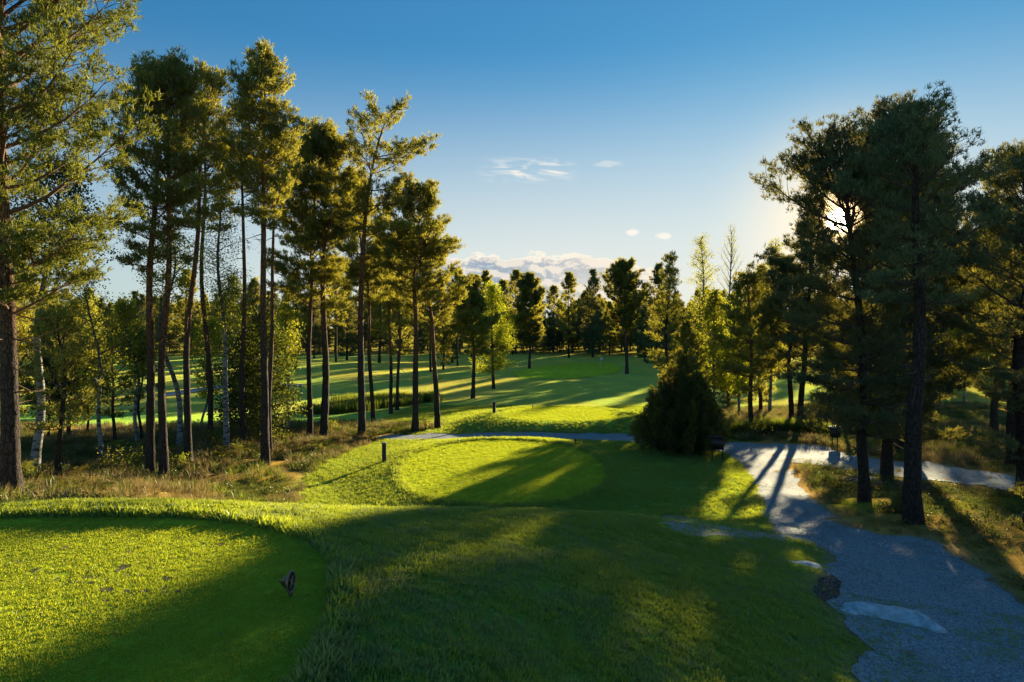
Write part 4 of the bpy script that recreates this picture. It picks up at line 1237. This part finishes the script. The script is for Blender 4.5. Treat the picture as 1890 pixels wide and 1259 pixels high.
pine(66, (1560, 770), (1600, 560), 745, 56, 'young dark pine seen through the gap under the dark group', d=40, group='pines beyond the path bend', name='young_pine', r0=.1, mats=DK, k=1.2, per=3.8)
pine(67, (1898, 1010), (1895, 905), 985, 34, 'small pine sapling cut by the right edge beside the path', d=15.5, group='pines on the right hand heath', name='young_pine', r0=.04, mats=DK, k=1.5, needle=(.12, .02, 9), prof=[(0, .8), (.4, 1), (1, .4)])


# --- juniper by the path bend
def juniper(b, H, R, label):
    r = np.random.default_rng(5)
    PP, AA = [], []
    lg = Geo()
    for i in range(185):
        a = r.uniform(0, 6.283); q = math.sqrt(r.random()); hm = np.interp(q, [0, .22, .5, .75, .92, 1], [1.0, .90, .70, .52, .36, .22]) * r.uniform(.72, 1.0) * H
        if i < 3: q *= .12; hm = H * (1.0, .93, .88)[i]
        rr = R * q * r.uniform(.85, 1.06) * (1 + .12 * math.cos(a - 3.0)); m = int(36 + hm * 16)
        f = r.random(m) ** .8; z0 = max(.05, hm * .12)
        tip = np.array((math.cos(a) * rr, math.sin(a) * rr * .9, hm)); foot = np.array((math.cos(a) * rr * .55, math.sin(a) * rr * .5, z0))
        ax = unit(tip - foot); wd = (0.30 * (1 - f) ** .6 + .05)[:, None]
        bow = np.sin(f * 3.14)[:, None] * np.array((math.cos(a), math.sin(a), -.15)) * rr * .22
        PP.append(foot + (tip - foot) * f[:, None] + bow + r.normal(size=(m, 3)) * wd * .62)
        AA.append(np.tile(unit(ax + np.array((math.cos(a), math.sin(a), 0)) * .5), (m, 1)))
        lg.tube([(math.cos(a) * .12, math.sin(a) * .12, .05), foot * (1, 1, 1), (foot + tip) / 2 + bow[0] * 0, tip * (.98, .98, .95)], [.04, .03, .016, .005], 4, False)
    P = np.vstack(PP); A = np.vstack(AA)
    v, tt = needle_tris(P, A, r, 0.16, 0.044, 5, 0.6)
    crown = make_mesh('crown', v, tt, None, M['juniper'])
    tr = Geo(); tr.tube([(0, 0, -.2), (.03, 0, H * .3), (0, .03, H * .62)], [.15, .10, .03], 8)
    assemble('juniper_tree', b, (tr.mesh('trunk', M['bark_dark'], True), lg.mesh('limbs', M['limb_dark']), crown), label)


jb = gp(1262, 835)
juniper(jb, at(1270, 628, jb[1])[2] - jb[2], 80 / F * jb[1], 'big dark cone shaped juniper at the bend of the path')

# --- woods closing the view: copies of a few crowns, each tree its own object
kinds = []
for i, (H, cb, R, mt) in enumerate([(17, .36, 2.9, ('bark', 'limb', 'needle')), (15, .22, 2.8, ('bark_dark', 'limb_dark', 'needle')), (18, .5, 2.7, ('bark', 'limb', 'needle')), (16, .05, 2.7, ('bark_dark', 'limb_dark', 'needle_dark')), (14, .08, 2.8, ('bark', 'limb', 'needle'))]):
    kinds.append(pine_meshes(200 + i, H, cb, R, lod=1, step=.62, per=3.8, k=.42, needle=(.42, .13, 7), mats=mt, wob=.3, r0=.19, prof=[(0, .55), (.2, .95), (.55, .85), (.8, .5), (1, .12)], spacing=.16))
leafk = [leafy_meshes(230 + i, 13, .2, 2.8, nb=60, nl=16, leaf=.28, clump=.45, lod=1, droop=.2, mats=('birch', 'limb_dark', m)) for i, m in enumerate(('leaf', 'leaf_yellow', 'leaf_dark'))]


def far_tree(ki, px, d, H, label, group, rng, leaf=False):
    b = at(px, 640, d); b[2] = float(ground_z(b[0], b[1]))
    src = (leafk if leaf else kinds)[ki]; H0 = 13 if leaf else (17, 15, 18, 16, 14)[ki]
    o = thing('birch_tree' if leaf else 'pine_tree', b, label, 'tree', group, rng.uniform(0, 6.28))
    s = H / H0; o.scale = (s * rng.uniform(.85, 1.15), s * rng.uniform(.85, 1.15), s)
    for n_, me in zip(('trunk', 'limbs', 'crown'), src): link(n_, me, o)
    return o


rf = np.random.default_rng(77)
FARG = 'trees standing round the far green'
# individually recognisable trees of the skyline: pixel x, top y, distance, kind, label
for px, ty, d, ki, lab in [
    (1050, 505, 150, 1, 'broad dark pine behind the left half of the green'), (1094, 500, 152, 3, 'pointed dark pine straight behind the flag'),
    (1022, 530, 165, 0, 'smaller pine left of the broad dark pine behind the green'), (1190, 525, 140, 3, 'dark bushy pine right behind the tall lone pine'),
    (1125, 560, 160, 4, 'low pine between the flag and the tall lone pine'), (952, 503, 160, 2, 'tall thin pine with orange trunk on the skyline left of the dark bank pine'),
    (928, 520, 150, 0, 'round topped pine above the yellow green tree'), (897, 505, 130, 2, 'narrow pine rising just left above the yellow green tree'),
    (845, 500, 115, 0, 'pine filling the skyline right of the leaning pine'), (818, 540, 105, 4, 'smaller pine on the skyline behind the leaning pine'),
    (1215, 490, 120, 3, 'dark pine between the lone pine and the juniper'), (1000, 600, 160, 4, 'low yellow lit pine on the bank behind the green')]:
    far_tree(ki, px, d, at(px, ty, d)[2] - float(ground_z(at(px, ty, d)[0], d)), lab, FARG, rf)
# front rows of the woods behind, tall enough to close the view
WL = 'pine in the wood that closes the view behind the golf course'
for px in np.arange(-80, 1400, 12.5):
    d = rf.uniform(172, 225)
    x0 = px + rf.uniform(-7, 7)
    ty = np.interp(x0, [-60, 150, 350, 500, 700, 820, 950, 1010, 1080, 1230, 1400], [530, 550, 560, 550, 540, 555, 570, 590, 570, 555, 540]) + rf.uniform(-14, 22)
    far_tree(int(rf.choice([1, 3, 3, 4, 0])), x0, d, at(x0, ty, d)[2], WL, 'wood behind the golf course', rf)
for px in range(-40, 1230, 24):
    d = rf.uniform(146, 170); x0 = px + rf.uniform(-10, 10)
    if 560 < x0 < 700 or 980 < x0 < 1180: d = rf.uniform(166, 176)
    far_tree(int(rf.choice([3, 4, 3, 1])), x0, d, rf.uniform(7, 11), WL, 'wood behind the golf course', rf)
for px in np.arange(925, 1235, 11):     # dense row closing the view behind the green
    d = rf.uniform(176, 200); x0 = px + rf.uniform(-5, 5)
    far_tree(int(rf.choice([3, 3, 1, 4])), x0, d, rf.uniform(10, 16.5) if not 1000 < x0 < 1030 else 9, 'dark conifer in the dense row behind the green', 'dense row of conifers behind the green', rf)
for px in range(1195, 1400, 17):         # the corner right of the green
    d = rf.uniform(134, 165); x0 = px + rf.uniform(-6, 6)
    far_tree(int(rf.choice([3, 1, 4])), x0, d, rf.uniform(12, 16), 'pine in the dark corner of the wood right of the green', 'corner of the wood right of the green', rf)
for x0, d, ty, ki, lf, lab in [(30, 112, 520, 1, 0, 'broad pine behind the fairway at the far left'), (165, 96, 535, 0, 1, 'leafy tree behind the bushy young pine'), (250, 120, 540, 3, 0, 'dense pine seen low between the left trunks'),
        (345, 128, 500, 1, 0, 'distant pine seen past the crooked birch'), (430, 104, 510, 2, 1, 'dark leafy tree behind the slim dark birch'), (470, 92, 520, 4, 0, 'mid distance pine behind the tallest pine'),
        (545, 96, 505, 1, 0, 'pine standing behind the thin white birch'), (620, 118, 480, 0, 0, 'pine on the skyline between the close pair and the open pine'), (640, 132, 520, 3, 0, 'dense pine above the sunlit bank'),
        (700, 112, 470, 1, 0, 'pine behind the slender trunks near the pond'), (735, 126, 500, 4, 0, 'pine rising behind the pond'), (795, 100, 515, 0, 0, 'pine right behind the leaning pine'),
        (835, 128, 540, 3, 0, 'low dense pine right of the leaning pine'), (870, 140, 530, 1, 0, 'pine behind the straight lone pine'), (580, 140, 530, 3, 0, 'dense pine behind the wide crowned pine')]:
    far_tree(ki, x0, d, at(x0, ty, d)[2] - float(ground_z(at(x0, ty, d)[0], d)), lab, 'trees between the grove and the far wood', rf, leaf=bool(lf))
for x0, d, ty, ki, lf, lab in [(1262, 53, 590, 4, 0, 'low pine filling the gap left behind the juniper top'), (1318, 55, 540, 0, 1, 'leafy tree just right behind the juniper top'), (1365, 50, 570, 1, 1, 'leafy tree behind the low branched pine'),
        (1405, 54, 500, 4, 0, 'pine between the low branched pine and the twin trunks'), (1345, 58, 590, 3, 0, 'short dense pine low behind the juniper'),
        (1575, 80, 560, 2, 1, 'dark leafy tree glimpsed behind the dark group'), (1640, 74, 500, 4, 0, 'pine filling the back of the dark group'),
        (1755, 72, 440, 0, 0, 'tall pine between the dark group and the right edge pines'), (1800, 84, 480, 1, 0, 'pine behind the sunny heath'), (1700, 92, 500, 3, 0, 'dense pine far behind the slender heath pine'),
        (1850, 70, 420, 1, 0, 'pine filling the back of the right edge'), (1930, 60, 400, 0, 0, 'pine just outside the right edge'), (1780, 58, 560, 0, 1, 'small leafy tree glowing on the sunny heath'), (1745, 66, 580, 1, 1, 'small yellow green tree beside the slender heath pine')]:
    far_tree(ki, x0, d, at(x0, ty, d)[2] - float(ground_z(at(x0, ty, d)[0], d)), lab, 'trees behind the path bend and the heath', rf, leaf=bool(lf))
for px in range(1390, 2060, 19):
    d = rf.uniform(105, 170); x0 = px + rf.uniform(-8, 8)
    lf = rf.random() < .3
    far_tree(int(rf.integers(0, 3)) if lf else int(rf.choice([1, 3, 4, 0])), x0, d, rf.uniform(9, 14), 'tree in the sunny wood beyond the right hand heath', 'sunny wood on the right', rf, leaf=lf)
for px in range(1700, 2000, 50):
    d = rf.uniform(72, 95); x0 = px + rf.uniform(-10, 10)
    far_tree(int(rf.integers(0, 2)), x0, d, rf.uniform(5, 8), 'leafy tree catching light on the right hand heath', 'leafy trees on the right hand heath', rf, leaf=True)
# the depth of the wood, one mass
def mass(name, n, xr, yr, hr, seed):
    r = np.random.default_rng(seed); V, T = [], []; c = 0
    for i in range(n):
        y = r.uniform(*yr); x = r.uniform(*xr) * y; h = r.uniform(*hr); z = float(ground_z(x, y))
        m = 260; t = r.random(m) ** .8; a = r.uniform(0, 6.28, m); rad = 2.6 * (1 - t * .85) * r.random(m) ** .5
        P = np.column_stack([x + rad * np.cos(a), y + rad * np.sin(a), z + h * (.12 + .88 * t)])
        v, tt = needle_tris(P, np.tile((0, 0, 1.0), (m, 1)), r, .9, .38, 3)
        V.append(v); T.append(tt + c); c += len(v)
    return tag(link(name, make_mesh(name, np.vstack(V), np.vstack(T), None, M['needle_dark'])), kind='stuff')


mass('far_woodland', 360, (-1.0, 1.0), (228, 400), (11, 16), 3)

# ------------------------------------------------------------------ low shrubs on the heath
def shrub_meshes(seed, h, rad, leafs, n, mat):
    r = np.random.default_rng(seed); g = Geo(); P = []
    for i in range(9):
        a = r.uniform(0, 6.28); p1 = np.array((math.cos(a) * rad * r.uniform(.3, 1), math.sin(a) * rad * r.uniform(.3, 1), h * r.uniform(.6, 1)))
        g.tube([(0, 0, -.05), p1 * (.4, .4, .55), p1], [.014, .009, .003], 4, False)
        m = n // 9; f = r.uniform(.3, 1.05, (m, 1)); P.append(p1 * f + r.normal(size=(m, 3)) * rad * .22)
    v, q = leaf_quads(np.vstack(P), leafs, r, .6)
    return g.mesh('stem', M['limb_dark']), make_mesh('foliage', v, None, q, M[mat])


def shrub(seed, px, py, h, rad, label, mat='leaf', leafs=.06, n=420, group='low shrubs on the heath'):
    b = gp(px, py); st, fo = shrub_meshes(seed, h, rad, leafs, n, mat)
    o = thing('shrub', b, label, 'shrub', group); link('stem', st, o); link('foliage', fo, o)


shrub(1, 214, 866, .9, .7, 'leafy green shrub in front of the thin leaning birch')
shrub(2, 240, 858, .7, .6, 'low leafy shrub left of the close pair of pines', 'leaf_yellow')
shrub(3, 395, 826, .9, .6, 'yellow leaved shrub at the foot of the slim dark birch', 'leaf_yellow')
shrub(4, 786, 796, .8, .25, 'single bright yellow green sapling at the path end', 'leaf_yellow', .05, 260)
shrub(5, 520, 818, .8, .8, 'leafy shrub right of the tallest pine', 'leaf')
shrub(6, 330, 862, .6, .5, 'small fern like shrub right of the close pair of pines', 'leaf_yellow')
shrub(7, 60, 890, .5, .6, 'low dark shrub behind the massive left pine', 'leaf_dark')
shrub(8, 620, 800, .7, .7, 'shrub between the close pair and the tall open pine', 'leaf')
shrub(9, 1400, 806, .8, .8, 'backlit bush left of the bright sedge', 'leaf', .07)
shrub(10, 1340, 800, 1.3, 1.0, 'bush beside the juniper on its right', 'leaf', .08, 600)
shrub(11, 448, 832, .7, .5, 'low shrub at the foot of the pine left of the tallest one', 'leaf_dark')

# bright sedge clump beside the junction
r = np.random.default_rng(21)
c0 = gp(1455, 806); n = 420
x = c0[0] + r.normal(size=n) * 1.35; y = c0[1] + 1.2 + np.abs(r.normal(size=n)) * .9
k = poly_d(x, y, PATH) < -0.05; x, y = x[k], y[k]
scatter('bright_sedge', np.column_stack([x, y, ground_z(x, y)]), 1.2 + .9 * r.random(len(x)), .35 * r.random(len(x)), [blades('sedge_clump', 26, .15, .2, .45, .016, .3, M['sedge'], 44)], tilt=.12, seed=21)

# ------------------------------------------------------------------ rock, roots and small things
M['rock'] = plain_mat('pale_granite', (0.26, 0.31, 0.33), (0.60, 0.64, 0.65), 7, 0.85, .9, det=9)


def rock(name, outline, label, dome, seedn):
    o = sheet(name, gpoly(outline), 0.0, M['rock'], 0.14, 0.12, seedn, dome=dome)
    o.data.polygons.foreach_set('use_smooth', np.ones(len(o.data.polygons), bool))
    co = np.empty(len(o.data.vertices) * 3, np.float32); o.data.vertices.foreach_get('co', co); co = co.reshape(-1, 3)
    co[:, 2] += (vnoise(co[:, 0], co[:, 1], .35, 3, seedn) - .5) * .06 * sstep(co[:, 2] - ground_z(co[:, 0], co[:, 1]), .01, .05)
    co[:, 2] -= .02 * (1 - sstep(co[:, 2] - ground_z(co[:, 0], co[:, 1]), .0, .02))
    o.data.vertices.foreach_set('co', co.ravel()); o.data.update()
    tag(o, label, 'rock')


rock('rock_slab', [(1535, 1122), (1560, 1112), (1620, 1117), (1690, 1130), (1740, 1148), (1768, 1170), (1740, 1175), (1690, 1160), (1620, 1145), (1560, 1135)], 'long pale rock slab breaking through the gravel path', 0.14, 1)
rock('rock_slab', [(1418, 1028), (1455, 1028), (1500, 1036), (1530, 1048), (1520, 1056), (1480, 1045), (1440, 1036)], 'narrow pale rock at the grass edge above the path', 0.06, 2)


tag(sheet('soil_hollow_shade', gpoly([(1500, 1092), (1510, 1072), (1533, 1060), (1553, 1078), (1546, 1104), (1522, 1114)]), 0.016, plain_mat('shaded_soil', (0.012, 0.010, 0.010), (0.035, 0.028, 0.024), 8, .95, .8), 0.05, 0.15, 9), kind='structure')  # flat soil sheet; the hollow's shade is painted into its near-black colour


def roots(base, label, n, seed, spread=1.3):
    r = np.random.default_rng(seed); b = gp(*base); g = Geo()
    for i in range(n):
        a = r.uniform(0, 6.28); L_ = spread * r.uniform(.4, 1.1); q = []
        x0, y0 = b[0] + math.cos(a) * .15, b[1] + math.sin(a) * .15
        for s in range(7):
            a += r.normal() * .35; x0 += math.cos(a) * L_ / 7; y0 += math.sin(a) * L_ / 7
            q.append((x0 - b[0], y0 - b[1], float(ground_z(x0, y0)) - b[2] + .06 * (1 - s / 7) + r.uniform(-.02, .07)))
        g.tube(q, np.linspace(.035, .008, 7), 5)
    o = link('root_tangle', g.mesh('root_tangle', M['deadwood'])); o.location = b
    tag(o, label, 'roots')


roots((1637, 893), 'grey tangle of bare roots and fallen twigs under the rear dark pine', 26, 3, 1.9)


def branch_debris(px, py, L_, seed, label):
    r = np.random.default_rng(seed); b = gp(px, py); g = Geo(); a = r.uniform(0, 3.1)
    pts = []
    for s in range(6):
        x0, y0 = (s / 5 - .5) * L_ * math.cos(a) + r.normal() * .03, (s / 5 - .5) * L_ * math.sin(a) + r.normal() * .03
        pts.append((x0, y0, float(ground_z(b[0] + x0, b[1] + y0)) - b[2] + .04))
    g.tube(pts, np.linspace(.03, .012, 6), 6)
    for j in range(5):
        p = lerp_line(np.array(pts), r.random()); q = p + np.array((r.normal() * .25, r.normal() * .25, r.uniform(.03, .2))); g.tube([p, q], [.01, .004], 4)
    o = link('fallen_branch', g.mesh('fallen_branch', M['deadwood'])); o.location = b; tag(o, label, 'branch')


branch_debris(1750, 916, 1.5, 1, 'fallen grey branch in the heath right of the nearest dark pine')
branch_debris(1668, 936, .7, 2, 'short dead branch just left of the nearest dark pine foot')
branch_debris(1560, 886, 1.0, 4, 'thin fallen branch left of the pine with crown over the sun')

M['wood_dark'] = plain_mat('dark_stained_wood', (0.035, 0.018, 0.012), (0.09, 0.045, 0.03), 14, .7, .4)
M['black'] = plain_mat('black_plastic', (0.012, 0.012, 0.013), (0.02, 0.02, 0.022), 20, .45, .1)
M['white'] = plain_mat('white_paint', (0.7, 0.7, 0.68), (0.8, 0.8, 0.78), 20, .5, .05)
M['brass'] = plain_mat('weathered_bronze', (0.16, 0.12, 0.075), (0.26, 0.20, 0.13), 60, .45, .3, .5)
M['grey_cap'] = plain_mat('grey_metal_cap', (0.25, 0.25, 0.26), (0.35, 0.35, 0.36), 20, .5, .1, .3)
M['cream'] = plain_mat('cream_paint', (0.55, 0.45, 0.30), (0.65, 0.55, 0.38), 30, .5, .1)


def post(px, py, topy, label):
    b = gp(px, py); h = at(px, topy, b[1])[2] - b[2]
    o = thing('wooden_post', b, label, 'post', 'square wooden posts beside the tees', .25)
    g = Geo(); w = .085; c = .012
    prof = [(-w + c, -w), (w - c, -w), (w, -w + c), (w, w - c), (w - c, w), (-w + c, w), (-w, w - c), (-w, -w + c)]
    v = [(a, b_, z) for z in (-.2, h - .05) for a, b_ in prof]
    g.add(v, [(i, (i + 1) % 8, 8 + (i + 1) % 8, 8 + i) for i in range(8)], [(8, 8 + i, 9 + i) for i in range(1, 7)])
    link('post_body', g.mesh('post_body', M['wood_dark']), o)
    g = Geo(); w2 = .10
    g.add([(-w2, -w2, h - .048), (w2, -w2, h - .048), (w2, w2, h - .048), (-w2, w2, h - .048), (-w2, -w2, h - .012), (w2, -w2, h - .012), (w2, w2, h - .012), (-w2, w2, h - .012), (0, 0, h + .02)],
          [(3, 2, 1, 0), (0, 1, 5, 4), (1, 2, 6, 5), (2, 3, 7, 6), (3, 0, 4, 7)], [(4, 5, 8), (5, 6, 8), (6, 7, 8), (7, 4, 8)])
    link('post_cap', g.mesh('post_cap', M['grey_cap']), o)


post(709, 853, 817, 'square dark wooden post at the left rim of the middle tee')
post(912, 763, 741, 'square dark wooden post on the far tee mound')


def cone_marker():
    b = gp(536, 1103)
    o = thing('tee_marker', b, 'round bronze rimmed tee marker on a short stake, on the nearest tee', 'tee marker', None, math.radians(-7))
    # a dished disc standing on edge, its open face turned right, its back drawn to a point on the left
    s = .088; cz = .145
    n = 28; th = np.arange(n) / n * 2 * math.pi
    g = Geo()
    ring = lambda r_, x_: np.column_stack([np.full(n, x_), r_ * .95 * np.cos(th), cz + r_ * 1.08 * np.sin(th)])
    rings = [ring(s * .98, 0.0), ring(s * .80, -.022), ring(s * .45, -.062), ring(s * .12, -.098), ring(0.004, -.112)]
    v = np.vstack(rings); q = [(k_ * n + i, k_ * n + (i + 1) % n, (k_ + 1) * n + (i + 1) % n, (k_ + 1) * n + i) for k_ in range(4) for i in range(n)]
    g.add(v, q)
    link('marker_shell', g.mesh('marker_shell', M['black'], True), o)
    g = Geo(); g.tube(np.vstack([ring(s, .006), ring(s, .006)[:2]]), .0105, 8, False)
    link('marker_rim', g.mesh('marker_rim', M['brass'], True), o)
    g = Geo(); inn = [ring(s * .93, .004), ring(s * .6, -.012), ring(s * .25, -.008), ring(.003, -.004)]
    g.add(np.vstack(inn), [(k_ * n + (i + 1) % n, k_ * n + i, (k_ + 1) * n + i, (k_ + 1) * n + (i + 1) % n) for k_ in range(3) for i in range(n)])
    link('marker_face', g.mesh('marker_face', M['black'], True), o)
    g = Geo(); g.tube([(.008, -.03, cz - .05), (.012, 0, cz), (.008, .025, cz + .055)], [.010, .014, .008], 8); g.tube([(.010, .045, cz - .03), (.010, 0, cz - .01), (.010, -.04, cz + .04)], [.006, .010, .005], 8)
    link('marker_emblem', g.mesh('marker_emblem', M['brass'], True), o)
    g = Geo(); g.tube([(0, 0, -.06), (0, 0, .012), (0, 0, .03), (0, 0, .06)], [.010, .010, .020, .026], 10); g.tube([(0, .012, .0), (.004, .012, .05)], [.006, .008], 6)
    link('stake', g.mesh('stake', M['brass'], True), o)


cone_marker()


def small_marker(px, py, col, label):
    b = gp(px, py); o = thing('tee_marker', b, label, 'tee marker')
    g = Geo(); g.lathe([(.0, .27), (.035, .25), (.05, .21), (.045, .17), (.02, .15), (.015, .1)], 12); link('marker_head', g.mesh('marker_head', M[col], True), o)
    g = Geo(); g.tube([(0, 0, -.05), (0, 0, .16)], .012, 8); link('stake', g.mesh('stake', M['brass']), o)


small_marker(846, 821, 'cream', 'small pale tee marker on the far left edge of the middle tee')
small_marker(1062, 821, 'black', 'small dark tee marker on the far right edge of the middle tee')
small_marker(983, 755, 'black', 'small dark tee marker at the back of the far tee')


def flag(px, py):
    b = gp(px, py); o = thing('golf_flag', b, 'thin white golf flag standing in the hole of the distant green', 'flag')
    g = Geo(); g.tube([(0, 0, -.1), (0, 0, 2.3)], .035, 8); link('flag_pole', g.mesh('flag_pole', M['white'], True), o)
    g = Geo(); nx, nz_ = 8, 4
    for sgn in (0, .008):
        v = [(.03 + .42 * i / nx, .06 * math.sin(i * .9) * i / nx + sgn, 2.28 - .36 * j / nz_ - .05 * (i / nx) ** 2) for j in range(nz_ + 1) for i in range(nx + 1)]
        g.add(v, [(j * (nx + 1) + i, j * (nx + 1) + i + 1, (j + 1) * (nx + 1) + i + 1, (j + 1) * (nx + 1) + i) for j in range(nz_) for i in range(nx)])
    link('flag_cloth', g.mesh('flag_cloth', M['white']), o)


flag(1108, 684)


def sign():
    b = gp(1324, 851); o = thing('information_board', b, 'dark board on two legs beside the juniper at the path bend', 'sign', None, math.radians(-12))
    for sx in (-.22, .22):
        g = Geo(); g.box(sx - .025, sx + .025, -.025, .025, -.2, 1.0); link('leg', g.mesh('leg', M['black']), o)
    g = Geo(); g.box(-.27, .27, -.050, .028, .52, 1.05); link('board', g.mesh('board', M['black']), o)
    g = Geo(); g.add([(-.30, -.075, 1.052), (.30, -.075, 1.052), (.30, .05, 1.052), (-.30, .05, 1.052), (0, -.075, 1.20), (0, .05, 1.20)], [(0, 1, 2, 3), (0, 3, 5, 4), (1, 4, 5, 2)], [(0, 4, 1), (3, 2, 5)])
    link('roof', g.mesh('roof', M['black']), o)


sign()


def bin_():
    b = gp(1541, 818); o = thing('litter_bin', b, 'black litter bin with white lid beside the branch path', 'bin', None, .1)
    for sx in (-.14, .14):
        g = Geo(); g.box(sx - .02, sx + .02, -.02, .02, -.2, .3); link('leg', g.mesh('leg', M['black']), o)
    g = Geo(); g.box(-.19, .19, -.17, .17, .302, .80); link('bin_body', g.mesh('bin_body', M['black']), o)
    g = Geo(); g.box(-.22, .22, -.20, .20, .803, .85); link('lid', g.mesh('lid', M['white']), o)


bin_()


def leaflets():
    r = np.random.default_rng(3)
    for i, (px, py, lab) in enumerate([(855, 1062, 'tiny white fallen petal in the middle of the shaded foreground grass'), (1107, 1056, 'pale speck of leaf on the shaded grass right of the centre'),
                                       (745, 990, 'small brown fallen leaf near the sunlit ridge'), (1268, 985, 'dry leaf on the worn ground')]):
        b = gp(px, py); v, q = leaf_quads(np.array([(0, 0, .05)]), .03, r, .8)
        g = Geo(); g.add(v, q); g.add(v + (0, 0, .004), [tuple(int(k) for k in q[0])])
        o = link('fallen_leaf', g.mesh('fallen_leaf', M['white' if i == 0 else 'cream'])); o.location = b
        tag(o, lab, 'leaf')


leaflets()
